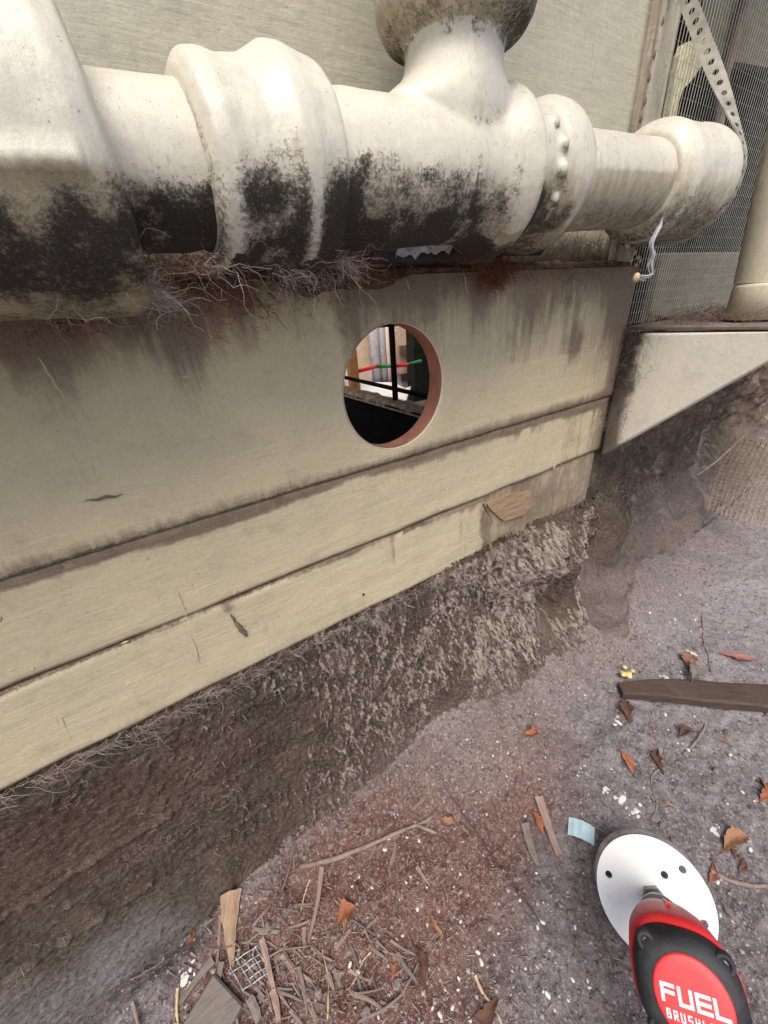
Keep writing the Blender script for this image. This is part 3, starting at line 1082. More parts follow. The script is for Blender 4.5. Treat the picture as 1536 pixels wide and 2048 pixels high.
def coup_att(V, N, A):
    s = (V - A0) @ AD
    bead = np.exp(-((s + 0.139) / 0.005) ** 2) + 0.9 * np.exp(-((s + 0.1035) / 0.0035) ** 2)
    A['dark'] *= 1 - 0.75 * bead * (N[:, 2] > -0.86)
    A['brown'] *= 1 - 0.8 * bead * (N[:, 2] > -0.86)


pipe_part('coupling', V, F[:, ::-1], 430, 'beaded coupling with white ridges', att=coup_att, lowoff=0.05)

# tee: run, riser and bell melted together under the paint
up_axis = np.array([0.035, 0.0, 1.0])
TX = 0.009
V1, F1, _, _ = lathe([(-0.095, 0.001), (-0.095, 0.0330), (0.012, 0.0330), (0.022, 0.0345), (0.030, 0.0385), (0.037, 0.0428), (0.0415, 0.0445), (0.0440, 0.0442), (0.0460, 0.0388), (0.058, 0.0380), (0.0720, 0.0380), (0.0745, 0.0402),
                      (0.0830, 0.0426), (0.0910, 0.0422), (0.0970, 0.0400), (0.0990, 0.0380), (0.0998, 0.0315), (0.0998, 0.001)], A0, AD, 96)
rise = [(0.0, 0.001), (0.0, 0.0285), (0.026, 0.0300), (0.036, 0.0296), (0.044, 0.0278), (0.050, 0.0272), (0.0560, 0.0272), (0.0590, 0.0315), (0.0620, 0.0385), (0.0680, 0.0425), (0.0780, 0.0435), (0.135, 0.0435), (0.142, 0.0415), (0.145, 0.0330), (0.55, 0.0330), (0.55, 0.001)]
V2, F2, _, _ = lathe(rise, ax(TX), up_axis, 96)
hh = (V2 - ax(TX)) @ (up_axis / np.linalg.norm(up_axis))
flare = 1 + 0.62 * np.exp(-(np.maximum(hh - 0.029, 0) / 0.0085) ** 1.5) * (hh < 0.056)
V2[:, 0] = ax(TX)[0] + hh * 0.035 + (V2[:, 0] - ax(TX)[0] - hh * 0.035) * flare
parts = [(V1, F1[:, ::-1]), (V2, F2[:, ::-1])]
for s_, dg_, r_l in ((0.0630, 58, .0040), (0.0665, 76, .0046), (0.0655, 94, .0050), (0.0660, 116, .0036)):
    D_, side, up = frame(AD)
    c_ = ax(s_) + (math.cos(math.radians(dg_)) * up + math.sin(math.radians(dg_)) * side) * 0.0375
    t_ = np.linspace(0, np.pi, 9)
    Vl, Fl, _, _ = lathe([(-math.cos(a) * r_l * .8, max(0.0002, math.sin(a) * r_l)) for a in t_], c_, AD, 12, sub=False)
    parts.append((Vl, Fl[:, ::-1]))
V, F = remeshed(parts, 0.0014, 5)


def tee_att(V, N, A):
    n = fbm(V * 22, 4, 449)
    n2 = fbm(V * 75, 4, 448)
    s = (V - A0) @ AD
    h = (V - ax(TX)) @ (up_axis / np.linalg.norm(up_axis))
    lat = np.linalg.norm((V - ax(TX)) - np.outer(h, up_axis / np.linalg.norm(up_axis)), axis=1)
    bell = (h > 0.054) & (lat < 0.048) & (np.abs(s - TX) < 0.05)
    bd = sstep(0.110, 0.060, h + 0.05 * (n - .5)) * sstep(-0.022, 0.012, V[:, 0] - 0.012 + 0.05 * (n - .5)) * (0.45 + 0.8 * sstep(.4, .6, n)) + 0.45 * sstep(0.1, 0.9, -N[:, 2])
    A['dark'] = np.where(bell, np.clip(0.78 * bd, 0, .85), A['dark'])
    A['brown'] = np.where(bell, np.clip(0.65 * sstep(0.13, 0.06, h + .05 * (n - .5)) + .1, 0, 1), A['brown'])
    neck = (h > 0.036) & (h <= 0.056) & (lat < 0.036)
    A['brown'] = np.where(neck, 0.12 + 0.45 * sstep(0.005, 0.032, V[:, 0] - 0.010 + .02 * (n - .5)), A['brown'])
    col = (h > 0.020) & (h <= 0.056) & (lat < 0.042) & (np.abs(V[:, 0] - 0.011) < 0.045)
    A['dark'] = np.where(col & ~neck, A['dark'] * 0.5, A['dark'])
    A['dark'] = np.where(neck, 0.55 * sstep(0.048, 0.057, h + .02 * (n2 - .5)), A['dark'])
    body = ~bell & ~neck
    bead = (np.exp(-((s - 0.038) / 0.008) ** 2) + 0.8 * np.exp(-((s - 0.087) / 0.004) ** 2) + .7 * np.exp(-((s - 0.0655) / 0.004) ** 2) * (fbm(V * 60, 2, 447) > .5)) * body
    A['dark'] *= 1 - 0.85 * np.clip(bead, 0, 1) * (N[:, 2] > -0.8)
    A['dark'] = np.where(s > 0.055, A['dark'] * 0.7, A['dark'])
    A['brown'] *= 1 - 0.75 * np.clip(bead, 0, 1) * (N[:, 2] > -0.7)
    A['brown'] = np.clip(A['brown'] + 0.25 * body * sstep(0.015, 0.05, s), 0, 1)
    A['rust'] = np.clip(A['rust'] + 0.6 * body * (s > 0.022) * (s < 0.06) * sstep(0.45, 0.8, N[:, 2]) * n * 1.5 + .5 * body * (s > -.07) * (s < -.02) * sstep(.8, .95, N[:, 2]) * n, 0, 1)


pipe_part('tee_fitting', V, F, 440, 'tee with a rising bell socket', att=tee_att, lowoff=0.05)

# right-hand run and the elbow that turns behind the wall end
V, F, _, _ = lathe([(0.085, 0.0300), (0.245, 0.0300)], A0, AD, 96)


def run_att(V, N, A):
    up = sstep(0.02, 0.10, N[:, 2])
    A['brown'] = np.clip(0.78 * (1 - up) + 0.30 * up, 0, 1)
    A['dark'] = 0.16 * (1 - up) + 0.25 * sstep(.3, .8, -N[:, 2])
    A['rust'] *= 0.1


pipe_part('pipe_run', V, F[:, ::-1], 450, 'right run with a hard dust line along its middle', att=run_att)
parts = []
V1, F1, _, _ = lathe([(0.2210, 0.001), (0.2210, 0.0330), (0.2265, 0.0390), (0.2360, 0.0425), (0.2460, 0.0418), (0.2840, 0.0415), (0.2950, 0.0430), (0.3050, 0.0425), (0.312, 0.040), (0.312, .001)], A0, AD, 96)
parts.append((V1, F1[:, ::-1]))
arc = []
bc = ax(0.300) + np.array([0, 0.046, 0])
for a in np.linspace(0, 95, 20):
    r_ = math.radians(a)
    arc.append(bc + np.array([0.046 * math.sin(r_), -0.046 * math.cos(r_), 0]))
arc.append(arc[-1] + np.array([0, 0.10, 0]))
parts.append(tube(np.array(arc), 0.0395, 48))
V, F = remeshed(parts, 0.0015, 4)


def elb_att(V, N, A):
    n = fbm(V * 30, 4, 469)
    s = (V - A0) @ AD
    A['brown'] = np.clip(0.30 + 0.45 * sstep(-0.2, 0.5, -N[:, 2]) + 0.3 * (n - .5) - 0.3 * np.exp(-((s - 0.236) / 0.007) ** 2), 0, 1)
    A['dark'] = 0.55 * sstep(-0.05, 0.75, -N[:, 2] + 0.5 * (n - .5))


pipe_part('elbow', V, F, 460, 'dusty end elbow', att=elb_att)

# ------------------------------------------------------------------ perforated hanger strap
loopc = ax(0.309) + np.array([0, 0.004, 0])
Rl = 0.0450
top_end = hit(1352, -60, 0, 0.335)
tv = top_end - loopc
al = math.atan2(tv[2], tv[1]) + math.acos(Rl / math.hypot(tv[1], tv[2]))      # tangent point on the loop
e0 = np.array([0, math.cos(al), math.sin(al)])
ts = loopc + e0 * Rl
LL = np.linalg.norm(top_end - ts)
pathp, pnorm, pwide = [], [], []
vdir = (ts + top_end) / 2 - CAM
d0 = (top_end - ts) / LL
wv = np.cross(d0, vdir)
wv /= np.linalg.norm(wv)
if wv[0] < 0:
    wv = -wv
for q in np.arange(LL + 0.1, 0.0, -0.0108):
    k_ = min(1.0, q / 0.09)
    ww = wv * k_ + np.array([1.0, 0, 0]) * (1 - k_)
    ww = ww - d0 * (ww @ d0)
    ww /= np.linalg.norm(ww)
    pathp.append(ts + d0 * q)
    pwide.append(ww)
    pnorm.append(np.cross(d0, ww) * (1 if np.cross(d0, ww) @ e0 > 0 else -1))
for k in range(0, 15):
    a = al + k * 0.0108 / Rl
    e = np.array([0, math.cos(a), math.sin(a)])
    pathp.append(loopc + e * Rl)
    pnorm.append(e)
    pwide.append(np.array([1.0, 0, 0]))
pathp, pnorm = np.array(pathp), np.array(pnorm)
sv, sf = [], []
hw, hr_ = 0.0058, 0.0023
for k in range(len(pathp) - 1):
    A_, B_ = pathp[k], pathp[k + 1]
    mid, nn = (A_ + B_) / 2, pnorm[k]
    tg = B_ - A_
    hl = np.linalg.norm(tg) / 2
    tg = tg / (2 * hl)
    xs = pwide[k]
    oct_, sq = [], []
    for j in range(16):
        a = j * math.pi / 8
        ca, sa = math.cos(a), math.sin(a)
        oct_.append((ca * hr_, sa * hr_))
        mx = max(abs(ca), abs(sa))
        sq.append((ca / mx * hw, sa / mx * hl))
    base = len(sv)
    for lay in (0.0, 0.0010):
        for (p, q) in oct_ + sq:
            e_ = (q / hl + 1) / 2
            c_ = (A_ + pwide[k] * p + pnorm[k] * lay) * (1 - e_) + (B_ + pwide[k + 1] * p + pnorm[k + 1] * lay) * e_
            sv.append(c_)
    for j in range(16):
        j2 = (j + 1) % 16
        sf.append((base + j, base + j2, base + 16 + j2, base + 16 + j))
        sf.append((base + 32 + j, base + 48 + j, base + 48 + j2, base + 32 + j2))
        sf.append((base + j, base + 32 + j, base + 32 + j2, base + j2))
        if j in (14, 15, 0, 1, 6, 7, 8, 9):
            sf.append((base + 16 + j, base + 16 + j2, base + 48 + j2, base + 48 + j))
solo('hanger_strap', np.array(sv), sf, MT['galv'], tuple(pathp[-1]), 'perforated metal strap slung round the end elbow and rising past the mesh', 'strap', False)

# ------------------------------------------------------------------ shelf, bracket, post and mesh at the right
zt = 0.0125
by = np.array([0.0008, -0.142, -0.205])


def bracket_mesh(x0, x1):
    pts = [(-0.0005, zt), (-0.205, zt + 0.004), (-0.205, 0.004 - 0.006), (-0.150, -0.011), (-0.007, -0.147), (-0.0005, -0.152)]
    # dense grid between the top and the bottom edge so the dirt and painted corner shade can follow the wall
    ny, nz = 70, 40
    ys = np.linspace(-0.0005, -0.205, ny)
    bot = np.interp(-ys, [0.0005, 0.007, 0.150, 0.205], [-0.154, -0.147, -0.011, 0.004])
    b = np.linspace(0, 1, nz)
    Yg = np.repeat(ys[:, None], nz, 1)
    Zg = bot[:, None] * (1 - b) + (zt + 0.004 * (-ys / 0.205))[:, None] * b
    V1 = np.stack([0 * Yg + x0, Yg, Zg], -1).reshape(-1, 3)
    V2 = V1 + [x1 - x0, 0, 0]
    F = gridF(ny, nz)
    N = ny * nz
    idx = np.arange(N).reshape(ny, nz)
    rim = []
    for line in (idx[:, 0], idx[:, -1][::-1], idx[0, :][::-1], idx[-1, :]):
        for p, q in zip(line[:-1], line[1:]):
            rim.append((p, q, q + N, p + N))
    return np.concatenate([V1, V2]), np.concatenate([F[:, ::-1], F + N, np.array(rim)])


def bracket_attrs(V):
    n = fbm(V * 30, 4, 501)
    d = -V[:, 1]
    web = sstep(0.034, 0.008, d + 0.022 * (n - .5))
    up = sstep(-0.10, -0.01, V[:, 2])
    return {'brown': np.clip(web * 0.95 + 0.10 * sstep(0.06, 0.02, d), 0, 1), 'dark': np.clip(0.85 * web * (0.25 + .75 * up), 0, .8), 'rust': 0 * d}  # webs and dirt by the wall, with corner shade put into the gradient


Vb, Fb = bracket_mesh(0.3625, 0.392)
solo('shelf_bracket', Vb, Fb, MT['white'], (0.377, -0.01, -0.15), 'white triangular bracket holding the shelf at the right wall end', 'bracket', True, bracket_attrs(Vb))
V, F = box(0.3640, 1.10, -0.200, -0.001, zt + 0.0045, zt + 0.0085, 0.001)
solo('shelf', V, F, MT['webdark'], (0.70, -0.1, zt), 'dirt covered shelf resting on the white triangular bracket', 'shelf', False)
# post: round, on a wider plinth
pz = zt + 0.0108
qa = hit(1424, 640, 0, 0.400)
qb = hit(1516, 640, 0, 0.400)
y1, y0 = qa[1], qa[1] - 0.060
post = empty('white_post', (0.43, (y0 + y1) / 2, pz), 'cream round post standing on the shelf beside the mesh', 'post')
PR = 0.031
pc = np.array([0.404 + PR, y1 - PR, pz])
V, F, _, _ = lathe([(0.0, 0.0005), (0.0, PR), (0.0325, PR), (0.0352, PR - .0008), (0.0362, PR - .003)], pc, (0, 0, 1), 64, sub=False)
F = F[:, ::-1]
V2, F2, _, _ = lathe([(0.0366, PR - .0026), (0.12, PR - .0022), (0.25, PR - .0022), (0.60, PR - .0022), (0.60, 0.0005)], pc, (0, 0, 1), 64)
F2 = F2[:, ::-1]


def post_attrs(V):
    n = fbm(V * 25, 4, 511)
    b = sstep(y1 - 0.030, y1, V[:, 1] + 0.012 * (n - .5))  # shading gradient toward the mesh side, put into the colour
    return {'brown': np.clip(0.35 * b + 0.2, 0, 1), 'dark': 0.2 * b, 'rust': 0 * b}


part('plinth', V, F, MT['post'], post, True, post_attrs(V))
at2 = post_attrs(V2)
V2[:, 1] += (V2[:, 2] - pz) * 0.085
part('shaft', V2, F2, MT['post'], post, True, at2)

# wire mesh closing the gap between wall end and post
mw = []
for i, x in enumerate(np.arange(0.366, 0.98, 0.0062)):
    zz = np.linspace(0.020, 0.75, 14)
    bow = 0.004 * np.sin(zz * 9 + x * 3)
    mw.append(tube(np.c_[x + 0.0025 * np.sin(zz * 14 + i * .05) , 0.016 + bow, zz], 0.00042, 4, False))
msh = empty('mesh_screen', (0.66, 0.016, 0.02), 'fine wire mesh screen between the wall end and the cream post', 'mesh')
V, F = join(mw)
part('upright_wires', V, F, MT['wire'], msh, True, None, None, 'stuff')
mw = []
for z in np.arange(0.022, 0.75, 0.0124):
    xx = np.linspace(0.364, 0.98, 12)
    mw.append(tube(np.c_[xx, 0.0168 + 0.004 * np.sin(z * 9 + xx * 3), 0 * xx + z], 0.00018, 3, False))
V, F = join(mw)
part('cross_wires', V, F, MT['wire'], msh, True, None, None, 'stuff')

# behind the mesh: boards, and black panels added to keep skylight out
recess = empty('recess_light_block', (0.7, 0.2, 0.0), 'dark recess behind the wire mesh screen, closed by added black light blockers', 'recess')
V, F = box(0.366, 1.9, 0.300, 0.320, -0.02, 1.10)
part('back_blocker', V, F, MT['black'], recess, False)
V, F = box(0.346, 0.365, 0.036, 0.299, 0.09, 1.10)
part('side_blocker', V, F, MT['black'], recess, False)
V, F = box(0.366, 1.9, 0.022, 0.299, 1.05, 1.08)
part('top_blocker', V, F, MT['black'], recess, False)
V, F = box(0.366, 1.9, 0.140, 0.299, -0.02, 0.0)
part('floor_blocker', V, F, MT['black'], recess, False)
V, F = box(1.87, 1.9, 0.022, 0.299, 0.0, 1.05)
part('side_blocker', V, F, MT['black'], recess, False)
MT['oldboard'] = litter_mat('old_olive_board', (0.19, 0.18, 0.13), (0.16, 0.155, 0.115), grain=(12, 200, 200))
a, b = hit(1335, 505, 1, 0.07), hit(1430, 640, 1, 0.07)
V, F = box(a[0] - 0.01, b[0] + .05, 0.07, 0.085, b[2] - 0.02, a[2], 0.002)
solo('old_board', V, F, MT['oldboard'], (a[0] + .05, 0.077, b[2] - .02), 'low olive board lying behind the mesh just above the shelf', 'board', False, group=None)
pq = [hit(u, v, 1, 0.06) for u, v in ((1405, -40), (1405, 85), (1450, 120), (1536, 135), (1620, 60), (1620, -60))]
k = len(pq)
Vp = np.concatenate([np.array(pq), np.array(pq) + [0, 0.012, 0]])
solo('old_board', Vp, [tuple(range(k)), tuple(range(k, 2 * k))[::-1]] + [(i, k + i, k + (i + 1) % k, (i + 1) % k) for i in range(k)], MT['oldboard'], tuple(pq[1]), 'high olive sheet behind the mesh at the upper corner', 'board', False)
pq = [hit(u, v, 1, 0.028) for u, v in ((1372, 85), (1419, 68), (1420, 90), (1414, 118), (1403, 130), (1392, 150), (1380, 165), (1366, 178), (1358, 205), (1352, 238), (1335, 240), (1345, 190), (1352, 150), (1360, 110))]
k = len(pq)
Vp = np.concatenate([np.array(pq), np.array(pq) + [0, 0.007, 0]])
MT['foliagelit'] = plain_mat('pale_lit_foliage', (0.80, 0.72, 0.46), 0.3, 90, 0.8, 0.9, 160)  # pale yellow stands in for bright lit foliage seen through the mesh
solo('lit_foliage', Vp, [tuple(range(k)), tuple(range(k, 2 * k))[::-1]] + [(i, k + i, k + (i + 1) % k, (i + 1) % k) for i in range(k)], MT['foliagelit'], tuple(pq[9]), 'pale ragged shape standing in for bright foliage behind the strap at the wall end', 'foliage', False)
V, F = tube([hit(1495, -30, 1, 0.05), hit(1470, 80, 1, 0.05), hit(1446, 165, 1, 0.05), hit(1436, 260, 1, .05)], 0.006, 8)
solo('brown_stick', V, F, MT['twig'], tuple(hit(1436, 260, 1, .05)), 'brown stick leaning behind the mesh below the olive sheet', 'stick')

# ------------------------------------------------------------------ what the hole shows, roof left off to let skylight in
BX = 0.15
beam = empty('black_joist', (BX + 0.04, 0.25, -0.55), 'black timber joist with a dusty top running back behind the round hole', 'joist')
V, F = box(BX, BX + 0.026, 0.022, 0.62, -0.56, -0.0775, 0.002)
part('joist_body', V, F, MT['black'], beam, False)
ys = np.linspace(0.15, 0.60, 60)
Vt, Ft = [], []
prof_x = np.linspace(BX - 0.001, BX + 0.026, 10)
Xg, Yg = np.meshgrid(prof_x, ys, indexing='ij')
Zg = -0.0752 + 0.010 * (fbm(np.stack([Xg * 40, Yg * 40, 0 * Xg], -1), 4, 601) - .35)
Zg[0] = -0.084
MT['duff'] = plain_mat('brown_duff', (0.13, 0.095, 0.058), 0.6, 120, 0.95, 0.8, 200)
part('dust_cap', np.stack([Xg, Yg, Zg], -1), gridF(10, 60), MT['duff'], beam)
V, F = box(-0.6, 0.36, 0.0340, 0.13, 0.0490, 0.085)  # bearer also roofs the joist, added wide to keep skylight off it
solo('black_bearer', V, F, MT['black'], (0, 0.2, 0.052), 'black bearer across the top of the view through the hole', 'bearer', False)
a, b = hit(782, 640, 0, BX + .02), hit(789, 790, 0, BX + .02)
V, F = box(a[0] - .003, a[0] + .003, a[1] - 0.0050, a[1] + 0.0050, -0.076, 0.0515, 0.001)
solo('black_upright', V, F, MT['black'], (a[0], a[1], -0.076), 'thin black upright bar seen through the round hole', 'bar', False)
a, b = hit(712, 760, 0, BX + .008), hit(842, 790, 0, BX + .008)
V, F = tube(np.array([a + (a - b) * .3, a, (a + b) / 2, b, b + (b - a) * .5]), 0.0034, 8)
solo('black_rail', V, F, MT['black'], tuple(a), 'thin black rail slanting across the view in the round hole', 'rail')


def slab(name, px, y, dy, mat, label, cat, bev=0.002):
    a, b = hit(px[0], px[3], 1, y), hit(px[1], px[2], 1, y)
    zb_ = min(a[2], hit(px[1], px[3], 1, y)[2])
    V, F = box(a[0], b[0], y, y + dy, zb_, max(b[2], hit(px[0], px[2], 1, y)[2]), bev)
    return solo(name, V, F, MT[mat], ((a[0] + b[0]) / 2, y + dy / 2, zb_), label, cat, False)


for nm, c_, v_ in (('ochre', (0.30, 0.145, 0.05), .25), ('beige', (0.72, 0.56, 0.40), .12), ('pinkgrey', (0.80, 0.60, 0.53), .15), ('greytube', (0.42, 0.39, 0.41), .2),
                   ('boxbrown', (0.66, 0.43, 0.33), .15), ('brightwhite', (0.85, 0.82, 0.74), .08), ('hosered', (0.55, 0.02, 0.03), .05), ('hosegreen', (0.03, 0.19, 0.07), .05), ('cloth', (0.012, 0.014, 0.011), .4)):
    MT[nm] = plain_mat(nm + '_surface', c_, v_, 60, 0.7, 0.2)
slab('ochre_post', (704, 713, 690, 790), 0.46, 0.012, 'ochre', 'ochre timber post at the left of the view through the hole', 'post')
slab('beige_panel', (712, 744, 640, 735), 0.60, 0.02, 'beige', 'beige panel beside the ochre post seen through the hole', 'panel')
slab('pink_sheet', (700, 850, 610, 800), 0.74, 0.02, 'pinkgrey', 'pinkish sheet standing at the back behind the hole', 'sheet')
for (u, rr, mt, lb) in ((752, .012, 'greytube', 'left dull grey tube behind the red and green rod'), (766, .010, 'greytube', 'thinner dark grey tube next to the black upright bar'), (776, .0085, 'pinkgrey', 'pinkish tube hidden partly by the black upright bar')):
    a = hit(u, 725, 1, 0.56)
    V, F, _, _ = lathe([(0, 0.0005), (0, rr), (0.25, rr), (0.25, 0.0005)], (a[0], 0.56, -0.16), (0, 0, 1), 20, sub=False)
    solo('upright_tube', V, F[:, ::-1], MT[mt], (a[0], 0.56, -0.16), lb, 'tube')
slab('carton', (800, 828, 660, 745), 0.60, 0.05, 'boxbrown', 'brown carton to the right of the black upright bar', 'carton')
slab('pale_card', (795, 815, 655, 690), 0.575, 0.004, 'beige', 'pale card in front of the brown carton', 'card', 0.0005)
slab('carton', (803, 832, 742, 790), 0.62, 0.05, 'pinkgrey', 'dusty pink carton below the red and green rod', 'carton')
slab('black_drape', (829, 870, 640, 830), 0.55, 0.03, 'cloth', 'black drape closing the right of the view through the hole', 'drape', 0.004)
a, b = hit(735, 782, 2, -0.16), hit(815, 800, 2, -0.16)
pq = np.array([hit(722, 768, 1, 0.52), hit(745, 764, 1, 0.54), hit(790, 765, 1, 0.54), hit(812, 778, 1, 0.52), hit(822, 772, 1, .52), hit(812, 800, 1, 0.45), hit(770, 792, 1, 0.45), hit(722, 779, 1, 0.45)])
k = len(pq)
solo('white_rubble_sheet', np.concatenate([pq, pq - [0, 0, 0.006]]), [tuple(range(k))[::-1]] + [(i, (i + 1) % k, k + (i + 1) % k, k + i) for i in range(k)], MT['brightwhite'], tuple(pq[6]), 'bright white torn sheet lying beyond the joist inside the hole', 'sheet', False)
rod = empty('striped_rod', tuple(hit(760, 737, 1, 0.5)), 'red and green banded rod crossing the view through the hole', 'rod')
pts_ = [(715, 743, 752, 733, 'hosered'), (752, 733, 788, 732, 'hosegreen'), (788, 732, 815, 729, 'hosered'), (815, 729, 842, 722, 'hosegreen')]
for (u0, v0, u1, v1, mt) in pts_:
    a, b = hit(u0, v0, 1, 0.5), hit(u1, v1, 1, 0.5)
    V, F = tube(np.array([a, (a + b) / 2, b]), 0.0042, 10)
    part('band', V, F, MT[mt], rod)
V, F = box(-0.5, 1.0, 0.40, 1.0, -0.30, -0.165)
solo('inner_floor', V, F, MT['duff'], (0.3, 0.7, -0.3), None, None, False, kind='structure')

# ------------------------------------------------------------------ ledge behind the pipe: cable, plastic scrap
a, b = hit(560, 520, 1, -0.004), hit(1080, 498, 1, -0.004)
tt = np.linspace(-0.15, 1, 14)[:, None]
V, F = tube(a * (1 - tt) + b * tt + np.c_[0 * tt, 0 * tt, .0015 * np.sin(tt * 9)], 0.0060, 10)
solo('black_cable', V, F, MT['rubber'], tuple(a), 'black cable lying on the ledge under the pipe', 'cable')
xs = np.linspace(0, 1, 24)
a, b = hit(790, 500, 1, -0.014), hit(905, 482, 1, -0.014)
rowsV = []
for j, q in enumerate(np.linspace(-1, 1, 7)):
    base = a[None] * (1 - xs[:, None]) + b[None] * xs[:, None]
    rowsV.append(base + np.c_[0 * xs, -0.004 * (1 - q * q) + 0.002 * np.sin(xs * 20 + j), q * 0.006 * (0.5 + fbm(np.c_[xs * 6, 0 * xs + q, 0 * xs], 2, 9)) + 0.0012 * np.sin(xs * 33)])
MT['silver'] = plain_mat('grey_blue_plastic', (0.40, 0.43, 0.47), 0.2, 60, 0.3, 0.5, 100, 0.0, 0.6)
solo('plastic_scrap', np.concatenate(rowsV), gridF(7, 24), MT['silver'], tuple(a), 'crumpled blue grey plastic scrap on the ledge above the hole', 'plastic scrap')

# ------------------------------------------------------------------ cobwebs, roots and litter that nobody could count
def strands(name, starts, L, seg, rad, down, mat, label, jit=0.6, face=None, seed=1, cat=None):
    r = np.random.default_rng(seed)
    out = []
    for p in starts:
        n = int(r.integers(max(4, seg // 2), seg + 1))
        st = L * r.uniform(0.4, 1.2) / n
        d = np.array(down) + r.normal(0, 0.5, 3)
        q = np.array(p, float)
        pl = [q.copy()]
        for _ in range(n):
            d = d * 0.72 + np.array(down) * 0.18 + r.normal(0, jit, 3) * 0.42
            d /= np.linalg.norm(d) + 1e-9
            q = q + d * st
            if face is not None:
                q[1] = min(q[1], face(q[0], q[2]) - 0.0006 - 0.002 * r.random())
                q[1] = q[1] * 0.7 + (face(q[0], q[2]) - 0.0015) * 0.3
            pl.append(q.copy())
        rr = rad * r.uniform(0.5, 1.5)
        out.append(tube(np.array(pl), rr * np.linspace(1, 0.45, len(pl)), 3, False))
    V, F = join(out)
    o = link(name, mesh(name, V, F, MT[mat], True))
    return tag(o, label, cat, None, 'stuff')


st_ = []
r_ = np.random.default_rng(31)
while len(st_) < 1500:                                   # bundles over the soil face
    x, z = r_.uniform(-0.55, 0.34), r_.uniform(-0.55, -0.232)
    dens = sstep(-0.50, 0.02, x) * (0.35 + 0.65 * sstep(-0.56, -0.30, z)) * (patch_noise(x, z, 16, 9, 91) > 0.47)
    if r_.random() < dens + 0.03:
        for _ in range(int(r_.integers(2, 7))):
            xx, zz = x + r_.normal(0, 0.004), min(-0.232, z + r_.normal(0, 0.008))
            st_.append((xx, face_y(xx, zz) - 0.002, zz))
strands('cobwebs', st_, 0.016, 12, 0.00018, (0.05, -0.05, -1.1), 'web', 'pale dusty cobwebs draped over the soil bank', 0.95, face_y, 5)
st_ = []
while len(st_) < 260:                                    # thick dusty tassels
    x, z = r_.uniform(-0.30, 0.30), r_.uniform(-0.52, -0.236)
    if r_.random() < sstep(-0.34, 0.02, x) * sstep(-0.56, -0.40, z) * (patch_noise(x, z, 22, 10, 97) > 0.46):
        st_.append((x, face_y(x, z) - 0.002, z))
strands('web_tassels', st_, 0.014, 10, 0.00050, (0.02, -0.06, -1.7), 'web', 'thick dusty web tassels hanging on the soil bank', 0.6, face_y, 15)
st_ = []
while len(st_) < 900:                                    # along the lower edge of the boards
    x = r_.uniform(-0.60, 0.36)
    zz = ZB - 0.003 + r_.normal(0, 0.002)
    st_.append((x, -0.001 + r_.normal(0, .002), zz))
strands('cobweb_fringe', st_, 0.026, 12, 0.00017, (0.9, -0.02, -0.30), 'web', 'thin dusty web fringe along the foot of the lowest board', 0.8, None, 6)
st_ = []
for u, v, k, sp in ((250, 560, 240, 30), (120, 590, 220, 60), (300, 590, 120, 14), (420, 520, 100, 30), (570, 545, 120, 16), (690, 520, 80, 14), (150, 480, 60, 60), (640, 530, 80, 30)):
    for _ in range(k):
        p = hit(u + r_.normal(0, sp), v + r_.normal(0, sp * .4), 1, r_.uniform(-0.085, -0.004))
        st_.append(tuple(p))
strands('pipe_webs', st_, 0.026, 12, 0.00012, (0.7, 0.1, -0.35), 'web', 'grey webs hanging under the left end of the pipe', 0.9, None, 7)
st_ = []
for u, v, k, sp in ((1120, 510, 130, 45), (1200, 500, 110, 35), (1260, 660, 160, 22), (1245, 740, 130, 20), (1225, 830, 70, 14)):
    for _ in range(k):
        p = hit(u + r_.normal(0, sp), v + r_.normal(0, sp * .8), 1 if u < 1230 else 0, r_.uniform(-0.04, -0.003) if u < 1230 else 0.3605 - r_.uniform(0, .004))
        st_.append(tuple(p))
for _ in range(420):
    st_.append((0.3615 - r_.uniform(0, .003), -abs(r_.normal(0, .012)) - .001, r_.uniform(-0.135, 0.012)))
strands('corner_webs', st_, 0.026, 12, 0.00018, (0.1, 0.1, -0.9), 'webdark', 'dark webs packed in the corner between wall and bracket', 0.8, None, 8)
st_ = []
for _ in range(2200):                                     # fuzzy mass right of the bank
    u, v = r_.uniform(1130, 1420), r_.uniform(900, 1180)
    if v < 1000 - (u - 1130) * .25 or v > 1190 - (u - 1130) * .2:
        continue
    p = hit(u, v, 1, -0.012 + 0.03 * r_.random())
    st_.append(tuple(p))
for _ in range(1500):
    x, z = r_.uniform(0.37, 1.1), r_.uniform(-0.50, -0.02)
    st_.append((x, Ye[min(len(ex) - 1, int((x - ex[0]) / 0.006)), min(119, int((z + 0.60) / 0.62 * 119))] - 0.002, z))
strands('root_webs', st_, 0.022, 12, 0.00020, (0.1, -0.05, -0.8), 'web', 'fuzzy web and root mass on the bank below the bracket', 1.0, None, 9)
st_ = []
for u, v, k, sp in ((1000, 530, 420, 26), (985, 560, 160, 12), (900, 508, 160, 50), (440, 590, 220, 70), (330, 540, 200, 60), (700, 515, 160, 40), (150, 620, 140, 40)):
    for _ in range(k):
        st_.append(tuple(hit(u + r_.normal(0, sp), v + r_.normal(0, sp * .5), 1, r_.uniform(-0.02, -0.002))))
strands('leaf_litter', st_, 0.016, 5, 0.00022, (0.5, -0.1, -0.45), 'needles', 'rust brown needle litter caught on the ledge under the pipe', 0.9, None, 10)
st_ = [tuple(np.array([r_.uniform(0.37, 0.62), r_.uniform(-0.19, -0.004), zt + 0.011 + r_.random() * .006])) for _ in range(500)]
strands('shelf_litter', st_, 0.018, 5, 0.00025, (0.3, -0.3, 0.02), 'needles', 'brown litter scattered along the shelf', 1.0, None, 11)
